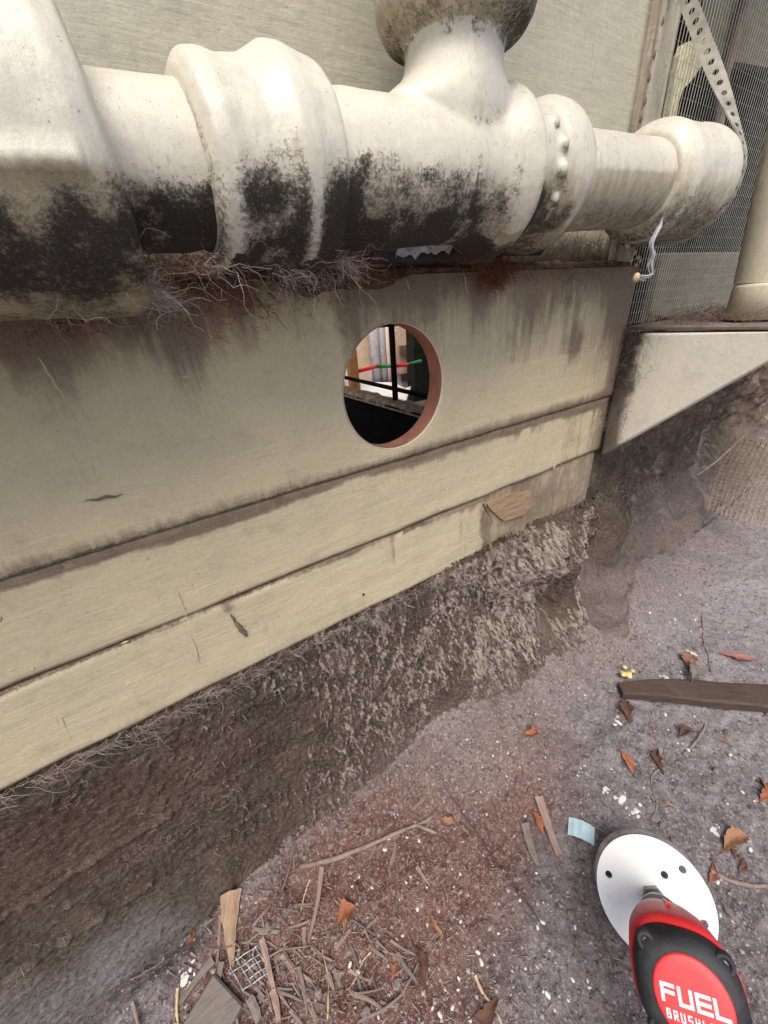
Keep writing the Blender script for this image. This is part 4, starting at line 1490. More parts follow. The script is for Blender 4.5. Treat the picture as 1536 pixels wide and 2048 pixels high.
st_ = [tuple(np.array([r_.uniform(0.37, 0.9), r_.uniform(-0.195, -0.004), zt + 0.011 + r_.random() * .008])) for _ in range(1500)]
strands('shelf_dust', st_, 0.022, 8, 0.00030, (0.3, -0.3, -0.1), 'webdark', 'grey fluff lying on the shelf', 1.0, None, 12)

lx = np.linspace(-0.70, 0.335, 520)
lq = np.linspace(0, 1, 16)
A_, Q_ = np.meshgrid(lx, lq, indexing='ij')
nz_ = fbm(np.stack([A_ * 40, Q_ * 3, 0 * A_], -1), 4, 777)
droop = np.clip(fbm(np.stack([lx * 16, 0 * lx, 0 * lx], -1), 4, 778) - 0.42, 0, 1)[:, None] * 0.075 * sstep(0.2, -0.3, A_) + 0.003
ye_ = 0.0125 - 0.0148 * np.minimum(1, Q_ / 0.6)
ze_ = 0.0905 + 0.006 * nz_ * np.sin(np.pi * np.minimum(1, Q_ / 0.62)) - np.maximum(0, Q_ - 0.6) / 0.4 * droop
ye_ = ye_ - 0.0022 * nz_ - 0.0006
ledge = link('ledge_litter', mesh('ledge_litter', np.stack([A_, ye_, ze_], -1), gridF(520, 16)[:, ::-1], plain_mat('matted_litter', (0.105, 0.065, 0.045), 0.6, 110, 0.95, 1.0, 260, 0, 0.05)))
tag(ledge, 'matted brown litter lying along the ledge behind the pipe', None, None, 'stuff')

# hanging twist of pale web with a yellow crumb
tw = []
base = [hit(u, v, 1, -0.088) for u, v in ((1325, 430), (1318, 455), (1303, 485), (1306, 510), (1300, 530), (1306, 548), (1292, 556), (1272, 556))]
for k in range(9):
    tw.append(tube(np.array(base) + r_.normal(0, 0.0012, (8, 3)), 0.0006, 4))
thr = empty('web_thread', tuple(base[-1]), 'pale twisted thread hanging from the elbow in front of the mesh', 'thread')
V, F = join(tw)
MT['thread'] = plain_mat('pale_thread', (0.50, 0.50, 0.52), 0.1, 60, 0.8, 0.1)
part('thread', V, F, MT['thread'], thr)


def blob(c, r, seed, n=10, mm=7, sq=(1, 1, 1)):
    t = np.arange(n) * 2 * np.pi / n
    ph = np.linspace(0.05, np.pi - 0.05, mm)
    V = np.stack([np.sin(ph)[:, None] * np.cos(t), np.sin(ph)[:, None] * np.sin(t), np.repeat(np.cos(ph)[:, None], n, 1)], -1).reshape(-1, 3)
    k = 0.7 + 0.6 * fbm(V * 1.8 + seed, 2, seed)
    V = V * k[:, None] * np.array(sq) * r + np.asarray(c)
    F = [tuple(f)[::-1] for f in gridF(mm, n, True)] + [tuple(range(n)), tuple(range((mm - 1) * n, mm * n))[::-1]]
    return V, F


V, F = blob(base[-1], 0.0030, 3, sq=(1, 1, 1.3))
part('crumb', V, F, MT['straw'], thr)
# foam crumbs on the ledge beside the thread
fo = [blob(hit(u, v, 1, -0.006), s, i) for i, (u, v, s) in enumerate(((1255, 492, .0028), (1268, 505, .003), (1262, 520, .0024), (1276, 515, .0024), (1250, 478, .002), (1272, 530, .002), (1258, 507, .0022), (1280, 522, .0018)))]
V, F = join(fo)
solo('crumbled_foam', V, F, MT['post_foam'], tuple(hit(1262, 520, 1, -0.006)), 'crumbled yellowish foam stuck at the wall end under the pipe', 'foam')
# hanging strand with loops on the broken board
b2 = [hit(u, v, 1, -0.004) for u, v in ((968, 1008), (982, 1040), (976, 1080), (986, 1110), (976, 1150), (982, 1168))]
tw = [tube(np.array(b2) + r_.normal(0, 0.0016, (6, 3)) * [1, .4, .5], 0.0005, 4) for k in range(8)]
V, F = join(tw)
solo('brown_fibre', V, F, MT['tanbark'], tuple(b2[-1]), 'tan fibre strand dangling from the broken end of the lowest board', 'fibre')

# loose mesh leaning on the dirt wall at the far right, with a pale stalk
mw = []
NX = 0.92
q0, q1 = hit(1415, 1004, 0, NX), hit(1580, 1004, 0, NX)
qz = hit(1450, 872, 0, NX)[2]
O = np.array([NX, q0[1], q0[2]])
for y_ in np.arange(q1[1], q0[1], 0.0095):
    zz = np.linspace(O[2] - 0.02, qz, 9)
    mw.append(tube(np.c_[NX + 0.004 * np.sin(zz * 40 + y_ * 60), y_ + 0.003 * np.sin(zz * 30), zz], 0.0010, 4))
for z_ in np.arange(O[2] - 0.015, qz, 0.0095):
    yy = np.linspace(q1[1], q0[1], 9)
    mw.append(tube(np.c_[NX + 0.0015 + 0.004 * np.sin(z_ * 40 + yy * 60), yy, 0 * yy + z_], 0.0006, 4))
V, F = join(mw)
solo('loose_mesh', V, F, MT['straw'], (O[0], O[1], O[2] - .02), 'rusty loose wire netting standing under the white bracket', 'netting')
V, F = tube([hit(u, v, 1, -0.01) for u, v in ((1395, 950), (1430, 925), (1465, 893), (1490, 868))], 0.0016, 6)
solo('pale_stalk', V, F, MT['straw'], tuple(hit(1395, 950, 1, -0.01)), 'pale thin stalk leaning on the dirt wall beside the netting', 'stalk')


# ------------------------------------------------------------------ things lying on the ground
def place(me, name, a, b, label, cat, lift=0.0, group=None, roll=0.0):
    """mesh built along +x from 0 to 1*length, laid from a to b"""
    d = b - a
    o = link(name, me, None, tuple(a + np.array([0, 0, lift])))
    X_ = Vector(d).normalized()
    Z_ = Vector((0, 0, 1))
    Y_ = Z_.cross(X_).normalized()
    Z_ = X_.cross(Y_)
    Mx = Matrix((X_, Y_, Z_)).transposed()
    o.rotation_euler = (Mx @ Matrix.Rotation(roll, 3, 'X')).to_euler()
    return tag(o, label, cat, group)


def leaf_mesh(L, wd, curl, seed, mat, tip=1.0):
    r = np.random.default_rng(seed)
    n, mm = 15, 7
    a = np.linspace(0, 1, n)
    w_ = wd * np.sin(np.pi * np.clip(a, 0.02, 0.985) ** (tip * r.uniform(.7, 1.4))) ** r.uniform(.7, 1.2) * (0.6 + 0.7 * r.random(n))
    q = np.linspace(-1, 1, mm)
    A, Q = np.meshgrid(a, q, indexing='ij')
    X = A * L
    Yq = Q * w_[:, None]
    Zq = np.abs(Q) ** 1.4 * w_[:, None] * curl + 0.10 * L * np.sin(A * np.pi) * r.uniform(.2, 1.0) + 0.16 * L * (fbm(np.stack([A * 5, Q * 2.2, 0 * A], -1), 3, seed) - .5)
    Yq = Yq + 0.12 * L * np.sin(A * np.pi * r.uniform(.8, 1.6)) * r.choice([-1, 1])
    V = np.stack([X, Yq, Zq], -1).reshape(-1, 3)
    F = gridF(n, mm)
    ptl = tube(np.c_[np.linspace(-0.22 * L, 0.03 * L, 5), np.full(5, V[3, 1]), np.linspace(0.02 * L, V[3, 2], 5)], 0.02 * L, 4)
    V, F = join([(V, F), ptl])
    return mesh('leaf', V, F, MT[mat])


def bark_mesh(L, wd, curl, seed, mat, taper=0.5, thick=0.0012):
    r = np.random.default_rng(seed)
    n, mm = 16, 9
    a = np.linspace(0, 1, n)
    q = np.linspace(-1, 1, mm)
    A, Q = np.meshgrid(a, q, indexing='ij')
    w_ = wd * (1 - taper * A) * (0.85 + 0.3 * fbm(np.stack([A * 6, 0 * A, 0 * A], -1), 2, seed))
    X = A * L + 0.04 * L * (fbm(np.stack([Q * 2.5, 0 * A, 0 * A], -1), 2, seed + 1) - .5) * np.sign(A - .5)
    Yq = np.sin(Q * min(1.45, curl + .05)) / max(0.3, math.sin(min(1.45, curl + .05))) * w_ + 0.05 * L * np.sin(A * 3 + seed)
    Zq = np.cos(Q * curl) * w_ * (0.9 if curl > .3 else .2) + 0.05 * L * (fbm(np.stack([A * 3, Q, 0 * A], -1), 3, seed + 3) - .3)
    V1 = np.stack([X, Yq, Zq], -1).reshape(-1, 3)
    V2 = V1 - [0, 0, thick]
    F = gridF(n, mm)
    N = n * mm
    idx = np.arange(N).reshape(n, mm)
    rim = []
    for line in (idx[:, 0], idx[:, -1][::-1], idx[0, :][::-1], idx[-1, :]):
        for p, q_ in zip(line[:-1], line[1:]):
            rim.append((p, q_, q_ + N, p + N))
    return mesh('bark', np.concatenate([V1, V2]), np.concatenate([F, F[:, ::-1] + N, np.array(rim)]), MT[mat])


def twig(u0, v0, u1, v1, rad, label, mat='twig', bend=0.05, seed=0, fork=None, lift=0.0):
    r = np.random.default_rng(seed + 900)
    a, b = G(u0, v0), G(u1, v1)
    L = np.linalg.norm(b - a)
    n = 16
    tt = np.linspace(0, 1, n)
    P = a[None] * (1 - tt[:, None]) + b[None] * tt[:, None]
    side = np.cross(b - a, (0, 0, 1))
    side /= np.linalg.norm(side) + 1e-9
    P = P + side * (bend * L * np.sin(tt * np.pi * r.uniform(.8, 1.8)))[:, None] + np.cumsum(r.normal(0, 0.006 * L, (n, 3)), 0) * np.sin(tt * np.pi)[:, None]
    P[:, 2] = np.maximum(P[:, 2], gheight(P[:, 0], P[:, 1]) + rad * 0.7) + lift
    ps = [tube(P, rad * (1.1 - 0.45 * tt) * (0.85 + .3 * r.random(n)), 7)]
    if fork:
        c_ = G(*fork)
        k = n - 3
        Q = P[k][None] * (1 - tt[::3, None]) + c_[None] * tt[::3, None]
        Q[:, 2] = np.maximum(Q[:, 2], gheight(Q[:, 0], Q[:, 1]) + rad * .6)
        ps.append(tube(Q, rad * 0.75, 6))
    V, F = join(ps)
    return solo('twig', V, F, MT[mat], tuple(a), label, 'twig', group='twigs lying on the soil')


LV = [(1440, 1308, 1515, 1318, .13, 'redleaf', 'long curved dull red leaf on the soil above the dark plank'),
      (1378, 1345, 1384, 1308, .26, 'leaf', 'small orange leaf standing behind the dark plank'),
      (1250, 1402, 1264, 1448, .24, 'leaf', 'orange leaf just below the left end of the dark plank'),
      (1241, 1502, 1262, 1548, .22, 'leaf', 'orange brown leaf in open soil, left one of the pair level with the white crumbs'),
      (1316, 1500, 1320, 1548, .15, 'leaf', 'narrow reddish leaf beside the thin upright twig'),
      (1322, 1602, 1348, 1614, .22, 'leaf', 'tiny brown leaf above the round saw plate'),
      (1530, 1565, 1526, 1612, .2, 'leaf', 'brown leaf at the right border level with the saw top'),
      (1446, 1706, 1500, 1676, .2, 'leaf', 'upper brown leaf right of the round saw plate'),
      (1450, 1682, 1474, 1722, .12, 'leaf', 'narrow brown leaf crossing the one right of the saw plate'),
      (1424, 1724, 1416, 1766, .16, 'leaf', 'dark brown leaf close against the right rim of the saw plate'),
      (1478, 1745, 1484, 1715, .16, 'leaf', 'small brown leaf lying by the grey twig right of the saw'),
      (1442, 1805, 1478, 1850, .18, 'greybark', 'dark folded shape standing in for the shadow right of the saw'),  # dark leaf shape laid where a shadow falls on the soil
      (676, 1846, 712, 1812, .34, 'leaf', 'bright orange triangular leaf on the red soil'),
      (552, 1905, 568, 1850, .12, 'leaf', 'slim orange leaf sliver above the wire mesh scrap'),
      (572, 1908, 594, 1868, .12, 'leaf', 'second orange sliver, next to the long pinkish bark strip'),
      (376, 1890, 392, 1858, .22, 'leaf', 'orange leaf tucked at the foot of the dirt face'),
      (826, 1890, 860, 1980, .16, 'leaf', 'large rust brown leaf on the soil left of the drill, lower of two'),
      (862, 1828, 886, 1876, .16, 'leaf', 'rust brown curled leaf left of the saw, upper of two'),
      (1060, 1622, 1090, 1668, .2, 'leaf', 'reddish leaf beside the broad pinkish bark strip'),
      (878, 1636, 910, 1652, .25, 'leaf', 'small red leaf right of the long forked twig'),
      (948, 2035, 1000, 2008, .2, 'leaf', 'brown leaf at the bottom edge left of the drill'),
      (796, 1925, 784, 1960, .2, 'leaf', 'small orange leaf next to the large rust brown one'),
      (1388, 1465, 1350, 1470, .2, 'leaf', 'small dark red leaf below the middle of the dark plank'),
      (1428, 1478, 1466, 1494, .16, 'leaf', 'reddish leaf below the right part of the dark plank'),
      (1048, 1470, 1080, 1462, .2, 'leaf', 'dull red leaf at the foot of the bank'),
      (700, 1815, 690, 1870, .1, 'leaf', 'thin brown leaf crossing under the bright orange triangular one')]
for i, (u0, v0, u1, v1, wr, mt, lb) in enumerate(LV):
    a, b = G(u0, v0), G(u1, v1)
    L = np.linalg.norm(b - a)
    if mt == 'leaf' and i % 3 != 0:
        mt = ('darkleaf', 'tanleaf')[i % 2]
    place(leaf_mesh(L, L * wr, 0.5 + 0.4 * ((i * 7) % 5) / 5, 700 + i, mt), 'leaf', a, b, lb, 'leaf', 0.001, 'fallen leaves on the soil')

BK = [(1072, 1598, 1124, 1716, .095, .8, .35, 'bark', 'broad pinkish bark strip above left of the saw plate'),
      (1048, 1650, 1078, 1738, .13, .5, .5, 'greybark', 'grey bark piece beside the broad pinkish strip'),
      (470, 1790, 462, 1940, .20, 1.0, .85, 'tanbark', 'large curled tan bark, wide at its top, below the dirt face'),
      (446, 1832, 430, 1935, .05, .6, .5, 'bark', 'thin brown bark sliver against the large curled tan bark'),
      (646, 1738, 614, 1885, .05, .5, .6, 'bark', 'long pinkish bark strip hanging down from the forked twig'),
      (562, 1916, 640, 2048, .045, .6, .3, 'bark', 'long narrow bark strip right of the wire mesh scrap'),
      (520, 1885, 558, 1990, .07, .6, .4, 'bark', 'brown bark strip curving beside the wire mesh scrap'),
      (536, 1866, 584, 1812, .09, .3, .1, 'greybark', 'grey flat bark chip above the orange slivers'),
      (430, 1925, 360, 2010, .1, .4, .4, 'greybark', 'dark bark slab at the lower left under the curled tan bark'),
      (448, 1925, 432, 2000, .13, .5, .6, 'greybark', 'dark bark shard above the sawn timber offcut'),
      (600, 1935, 612, 2040, .06, .5, .4, 'greybark', 'grey bark strip next to the long narrow brown one'),
      (545, 1985, 560, 2048, .14, .4, .3, 'bark', 'wide pinkish bark piece at the bottom edge'),
      (672, 1905, 700, 1860, .12, .4, .5, 'bark', 'pink flat bark flake below the bright orange leaf'),
      (826, 1622, 852, 1592, .1, .3, .2, 'bark', 'pale pink wood chip above the forked twig'),
      (780, 1735, 792, 1688, .1, .3, .2, 'bark', 'pinkish wood chip under the forked twig'),
      (835, 1735, 858, 1775, .1, .4, .6, 'bark', 'small tapered bark chip right of the pinkish chips'),
      (655, 1948, 668, 1990, .2, .3, .7, 'bark', 'small triangular pink bark flake low in the litter'),
      (500, 2000, 520, 2048, .2, .6, .2, 'greybark', 'dark broken bark at the bottom under the mesh scrap')]
for i, (u0, v0, u1, v1, wr, curl, tp, mt, lb) in enumerate(BK):
    a, b = G(u0, v0), G(u1, v1)
    L = np.linalg.norm(b - a)
    place(bark_mesh(L, L * wr, curl, 800 + i, mt, tp), 'bark_strip', a, b, lb, 'bark', 0.002, 'bark strips in the litter')

TW = [(600, 1735, 862, 1626, .0030, 'long grey twig with a forked end on the red soil', 'twig', .05, (875, 1668)),
      (1150, 1618, 1216, 1674, .0018, 'pale short twig pointing at the top of the saw plate', 'twig', .05, None),
      (1418, 1742, 1540, 1772, .0028, 'grey crooked twig right of the saw plate', 'twig', .06, None),
      (1404, 1226, 1424, 1345, .0012, 'thin pale twig rising behind the dark plank', 'twig', .05, None),
      (1306, 1420, 1318, 1512, .0009, 'thin hair twig running down from the plank', 'twig', .08, None),
      (1318, 1540, 1296, 1632, .0012, 'thin twig below the narrow reddish leaf', 'twig', .08, None),
      (950, 1950, 1002, 2050, .0016, 'pale straw stem left of the drill at the bottom', 'straw', .03, None),
      (716, 2045, 880, 1880, .0014, 'long thin dark root across the lower soil', 'greybark', .06, None),
      (655, 2046, 648, 1898, .0010, 'thin straw lying upright in the litter', 'straw', .04, None),
      (356, 1975, 356, 2050, .0018, 'yellow straw at the lower left', 'straw', .02, None),
      (1364, 1512, 1412, 1448, .0018, 'brown twig under the middle of the dark plank', 'twig', .05, None),
      (1190, 1225, 1290, 1290, .0010, 'fine pale rootlet on the soil left of the thin twig', 'twig', .08, None),
      (742, 1905, 690, 1980, .0008, 'hair fine straw between the litter and the root', 'straw', .05, None),
      (1100, 1690, 1148, 1800, .0012, 'thin root stretching down left of the saw plate', 'twig', .06, None),
      (1170, 1760, 1200, 1880, .0010, 'fine twig close to the left rim of the saw plate', 'twig', .04, None),
      (560, 1790, 585, 1700, .0010, 'fine dark twig crossing the foot of the dirt face', 'greybark', .06, None),
      (620, 1760, 600, 1830, .0009, 'thin straw beside the long pinkish bark strip', 'straw', .05, None),
      (260, 1960, 330, 1918, .0012, 'dark rootlet in the pale dust at the lower left', 'greybark', .05, None)]
for i, (u0, v0, u1, v1, rd, lb, mt, bd, fk) in enumerate(TW):
    twig(u0, v0, u1, v1, rd, lb, mt, bd, i, fk)

# the dark plank
a, b = G(1238, 1388), G(1560, 1402)
L = np.linalg.norm(b - a) + 0.1
n = 30
xs = np.linspace(0, L, n)
V = []
prof8 = [(-.5, 0), (-.5, .8), (-.42, 1), (.4, 1), (.5, .85), (.5, 0)]
for x in xs:
    k = 0.55 + 0.45 * min(1, x / (0.35 * L))
    for (py, pz_) in prof8:
        V.append((x, py * 0.042 * k + .003 * math.sin(x * 22), pz_ * 0.013 * (0.8 + .35 * vnoise(np.array([[x * 30, py * 3, 0]]), 8)[0]) + .005 * (pz_ > .5) * vnoise(np.array([[x * 60, py * 9, 1]]), 8)[0]))
F = [tuple(f)[::-1] for f in gridF(n, 6, True)] + [tuple(range(6)), tuple(range((n - 1) * 6, n * 6))[::-1]]
place(mesh('plank', V, F, MT['plank'], False), 'dark_plank', a, b, 'dark weathered plank lying on the soil at the right', 'plank', 0.003)
# yellow dried cluster at its end
yc = empty('dried_flower', tuple(G(1250, 1352)), 'pale yellow dried flower at the left end of the dark plank', 'flower')
c0 = np.array(yc.location) + [0, 0, 0.010]
for i in range(11):
    an = r_.uniform(0, 6.28)
    d = np.array([math.cos(an), math.sin(an), 0.2 + .3 * r_.random()]) * r_.uniform(.3, 1.15)
    V, F = blob(c0 + d * 0.009, r_.uniform(.003, .0065), 40 + i, 8, 6, (r_.uniform(.6, 1.4), r_.uniform(.6, 1.4), .55))
    part('petal', V, F, MT['yellow'], yc)
# grey pointed leaf leaning on the plank
a, b = G(1378, 1372), G(1386, 1340)
place(leaf_mesh(np.linalg.norm(b - a) * 1.1, 0.011, 0.15, 77, 'greybark', 0.6), 'leaf', a, b, 'grey pointed leaf leaning across the back edge of the dark plank', 'leaf', 0.020, 'fallen leaves on the soil')
# blue plastic strip
a, b = G(1136, 1654), G(1188, 1676)
L = np.linalg.norm(b - a)
n = 14
A_, Q_ = np.meshgrid(np.linspace(0, 1, n), np.linspace(-1, 1, 5), indexing='ij')
V1 = np.stack([A_ * L, Q_ * 0.0105, 0.003 + 0.004 * np.sin(A_ * 3.1) + 0.0006 * np.sin(A_ * 60)], -1).reshape(-1, 3)
V = np.concatenate([V1, V1 - [0, 0, 0.001]])
F = np.concatenate([gridF(n, 5), gridF(n, 5)[:, ::-1] + n * 5])
place(mesh('strip', V, F, MT['blue']), 'plastic_strip', a, b, 'pale blue plastic strip left of the saw plate', 'plastic strip', 0.001)
# crumpled white scraps
for i, (u, v, s, lb) in enumerate(((1232, 1440, .009, 'thin white paper scrap below the dark plank'), (1228, 1592, .013, 'largest crumpled white scrap, above the saw plate'),
                                   (1270, 1622, .008, 'white scrap between the largest scrap and the tiny leaf'), (1432, 1660, .010, 'white flaky scrap right of the saw top'),
                                   (1384, 1308, .008, 'white fleck beside the small orange leaf behind the plank'), (412, 2012, .011, 'white angular chip at the lower left by the timber offcut'),
                                   (372, 1950, .010, 'pale stone chip below the orange leaf at the lower left'), (1330, 1355, .008, 'white shred on the soil left of the plank leaf'))):
    p = G(u, v)
    bl = [blob(p + r_.normal(0, s * .55, 3) * [1, 1, .1] + [0, 0, s * .06], s * r_.uniform(.12, .42), 60 + i * 7 + k, 9, 6, (r_.uniform(.5, 1.3), r_.uniform(.5, 1.3), .22)) for k in range(11)]
    V, F = join(bl)
    solo('white_scrap', V, F, MT['paper'], tuple(p), lb, 'scrap', False, group='white scraps on the soil')
# sawn timber offcut at the bottom
p = G(440, 2020)
V, F = box(-0.045, 0.014, -0.022, 0.022, -0.02, 0.013, 0.002)
V[:, 2] += 0.002 * (vnoise(V * 80, 4) - .5)
an = math.radians(28)
R_ = np.array([[math.cos(an), -math.sin(an), 0], [math.sin(an), math.cos(an), 0], [0, 0, 1]])
V = V @ R_.T
solo('timber_offcut', V + p, F, MT['greybark'], tuple(p), 'sawn timber offcut half buried at the bottom edge', 'offcut', False)
# scrap of coarse wire mesh
p = G(502, 1940)
sw = []
ex_, ey_ = G(520, 1918) - G(475, 1948), G(520, 1965) - G(490, 1915)
ex_, ey_ = ex_ / np.linalg.norm(ex_), ey_ / np.linalg.norm(ey_)
for k in range(-2, 3):
    q = k * 0.0070 + 0.0012 * (k % 2)
    tt = np.linspace(-0.018 + 0.009 * r_.random(), 0.018 - 0.009 * r_.random(), 9)
    hgt = np.array([0, 0, 1.0])
    L1 = p + hgt * .007 + ey_ * q + np.outer(tt, ex_) + np.outer(0.0010 * np.sin(tt * 400), hgt)
    L2 = p + hgt * .0072 + ex_ * q + np.outer(tt, ey_) - np.outer(0.0010 * np.sin(tt * 400), hgt)
    sw += [tube(L1, 0.0005, 5), tube(L2, 0.0005, 5)]
V, F = join(sw)
solo('wire_mesh_scrap', V, F, plain_mat('zinc_wire', (0.50, 0.54, 0.56), .1, 50, .35, 0, 100, .5, .5), tuple(p), 'small scrap of silver wire mesh in the bark litter', 'wire mesh')

# pebbles: one by one
pebs = []
for k in range(5):
    V, F = blob((0, 0, 0), 1.0, 90 + k, 8, 6, (1, .62, .5))
    pebs.append(mesh('pebble', V, F, MT['pebble']))
spots = [(1040, 1800), (805, 1872), (838, 1682), (778, 1678), (1150, 1855), (1085, 1845), (1095, 1990), (918, 1958), (835, 1818), (962, 1925), (956, 1905), (905, 2015),
         (1075, 1855), (880, 2030), (1145, 1960), (855, 1850), (770, 1700), (1410, 1210), (1340, 1245), (1350, 1240), (1390, 1240), (1240, 1220), (1485, 1585), (1375, 1500), (1460, 1510),
         (1300, 1225), (1360, 1190), (1345, 1390), (1170, 1390), (1230, 1450), (980, 1350), (1330, 1430), (1435, 1765), (1500, 1700), (1440, 1830), (940, 2040), (700, 1930), (716, 1945)]
for k in range(150):
    u, v = r_.uniform(700, 1530), r_.uniform(1180, 2040)
    if v < 1420 - (u - 930) * 0.6 or (1190 < u and v > 1650):
        continue
    spots.append((u, v))
for k, (u, v) in enumerate(spots):
    p = G(u, v)
    s = (0.0031 if k < 38 else 0.0018) * r_.uniform(0.7, 1.25)
    o = link('pebble', pebs[k % 5], None, tuple(p + [0, 0, s * .25]))
    o.scale = (s, s, s)
    o.rotation_euler = (r_.uniform(-.4, .4), r_.uniform(-.4, .4), r_.uniform(0, 6.3))
    tag(o, 'tiny white pebble on the purple grey soil', 'pebble', 'white pebbles scattered on the soil')

# slivers of bark that nothing tells apart
sl = [bark_mesh(0.03, 0.0022, 0.5, 950 + k, 'greybark' if k % 3 == 0 else 'bark', 0.5, 0.0008) for k in range(7)]
for k in range(170):
    u, v = r_.normal(540, 150), r_.normal(1915, 75)
    if v < 2010 - (u - 240) * 0.86 or v > 2075 or u > 800:
        continue
    p = G(u, v)
    o = link('bark_sliver', sl[k % 7], None, tuple(p + [0, 0, 0.0012]))
    q = r_.uniform(.25, 1.1)
    o.scale = (q, q * r_.uniform(.25, 1.0), q * .8)
    o.rotation_euler = (r_.uniform(-.5, .5), r_.uniform(-.25, .15), r_.normal(-1.1, 0.6))
    tag(o, 'thin bark sliver in the litter heap at the lower left', 'bark', 'bark slivers in the litter heap')

# soil crumbs and grit
m = Mat('soil_grit')
c = m.mix(m.rand(), (0.10, 0.083, 0.08), (0.42, 0.375, 0.37))
MT['grit'] = m.color(c, 0.95)
MT['clod'] = plain_mat('soil_clod', (0.20, 0.165, 0.155), 0.4, 260, 0.97, 0.8, 500, 0, 0.04)
gr_ = []
OV = np.array([(1, 0, 0), (-1, 0, 0), (0, 1, 0), (0, -1, 0), (0, 0, 1), (0, 0, -1)], float)
OF = [(0, 2, 4), (2, 1, 4), (1, 3, 4), (3, 0, 4), (2, 0, 5), (1, 2, 5), (3, 1, 5), (0, 3, 5)]
cu, cv = r_.uniform(150, 1536, 9500), r_.uniform(1060, 2048, 9500)
ok = cv > 2050 - (cu - 150) * 0.80
for p in Gv(cu[ok], cv[ok]):
    s_z = 0.0005 + 0.0022 * r_.random() ** 4
    gr_.append((p + OV * s_z * r_.uniform(.6, 1.3, (6, 1)) * [1, 1, .8] + [0, 0, s_z * .3], OF))
V, F = join(gr_)
tag(link('soil_crumbs', mesh('soil_crumbs', V, F, MT['grit'], False)), 'soil crumbs and grit strewn over the bare ground', None, None, 'stuff')

cu = np.r_[r_.uniform(250, 1536, 420), r_.normal(820, 170, 260)]
cv = np.r_[r_.uniform(1080, 2048, 420), 1420 - (cu[420:] - 930) * 0.74 + np.abs(r_.normal(0, 45, 260)) + 8]
ok = (cv > 1425 - (cu - 930) * 0.74) & (cv < 2060)
cl = []
for i, p in enumerate(Gv(cu[ok], cv[ok])):
    q = 0.0012 + 0.0038 * r_.random() ** 3
    cl.append(blob(p + [0, 0, q * .25], q, 300 + i % 40, 7, 5, (r_.uniform(.7, 1.3), r_.uniform(.7, 1.3), .65)))
V, F = join(cl)
tag(link('soil_clods', mesh('soil_clods', V, F, MT['clod'], False)), 'small clods of earth lying on the soil and along the foot of the bank', None, None, 'stuff')

# fine uncounted litter
m = Mat('fine_litter')
c = m.mix(m.rand(), (0.22, 0.11, 0.075), (0.34, 0.28, 0.25))
MT['fine'] = m.color(c, 0.9)
fl = []
cu = np.r_[r_.normal(660, 190, 2400), r_.uniform(700, 1536, 700)]
cv = np.r_[r_.normal(1840, 130, 2400), r_.uniform(1250, 2048, 700)]
ok = (cv > 1420 - (cu - 930) * 0.73) & (cv < 2070) & (cv > 1120)
for p in Gv(cu[ok], cv[ok]):
    L, wd, an = 0.0012 + 0.006 * r_.random() ** 2.5, r_.uniform(0.0003, 0.0009), r_.uniform(0, 6.28)
    d = np.array([math.cos(an), math.sin(an), r_.uniform(-.15, .3)])
    e = np.array([-math.sin(an), math.cos(an), r_.uniform(-.3, .3)])
    z = np.array([0, 0, 1.0])
    c0 = p + [0, 0, 0.0012]
    fl.append((np.array([c0 - d * L, c0 + e * wd, c0 + d * L, c0 - e * wd, c0 + z * wd * 1.2]), [(0, 1, 4), (1, 2, 4), (2, 3, 4), (3, 0, 4)]))
V, F = join(fl)
tag(link('ground_litter', mesh('ground_litter', V, F, MT['fine'], False)), 'fine brown and grey litter crumbs over the soil', None, None, 'stuff')

# ------------------------------------------------------------------ hole saw and drill
C0 = np.array([0.09832, -0.28626, -0.50259])
NB = np.array([-0.57805, -0.29886, 0.75930])
NB /= np.linalg.norm(NB)
saw = empty('hole_saw', tuple(C0 - NB * 0.03), 'round white hole saw with vent holes fitted to the red drill', 'hole saw')
Dn, sA, sB = frame(NB)
# back plate with four vent holes (three show), cut as a fan of cells
RP = 0.0532


def onplane(u, v, off=0.0):
    d = ray(u, v)
    o = C0 + NB * off
    return CAM + d * (((o - CAM) @ NB) / (d @ NB))


vents = [onplane(u, v) for u, v in ((1217.5, 1749), (1329, 1750), (1365, 1739))]
vc = [((q - C0) @ sA, (q - C0) @ sB) for q in vents]
vc.append((-vc[0][0], -vc[0][1]))
bmv = bpy.data.meshes.new('tmp')
import bmesh
bm = bmesh.new()
outer = [bm.verts.new((RP * math.cos(a), RP * math.sin(a), 0)) for a in np.arange(96) * 2 * math.pi / 96]
edges = [bm.edges.new((outer[i], outer[(i + 1) % 96])) for i in range(96)]
for (px_, py_) in vc:
    ci = [bm.verts.new((px_ + 0.0034 * math.cos(a), py_ + 0.0034 * math.sin(a), 0)) for a in np.arange(20) * 2 * math.pi / 20]
    edges += [bm.edges.new((ci[i], ci[(i + 1) % 20])) for i in range(20)]
bmesh.ops.triangle_fill(bm, use_beauty=True, edges=edges)
bm.verts.ensure_lookup_table()
PV = np.array([v.co[:] for v in bm.verts])
PF = [tuple(v.index for v in f.verts) for f in bm.faces]
bm.free()
for f in list(PF):
    pass
k = len(PV)
W0 = C0 + PV[:, :1] * sA + PV[:, 1:2] * sB
rimf = []
loops_ = [list(range(96))] + [list(range(96 + 20 * i, 116 + 20 * i)) for i in range(4)]
for lp in loops_:
    for i in range(len(lp)):
        p_, q_ = lp[i], lp[(i + 1) % len(lp)]
        rimf.append((p_, q_, q_ + k, p_ + k))
part('back_plate', np.concatenate([W0, W0 - NB * 0.0030]), PF + [tuple(i + k for i in f) for f in PF] + rimf, MT['saw'], saw, False)
n = 192
t = np.arange(n) * 2 * np.pi / n
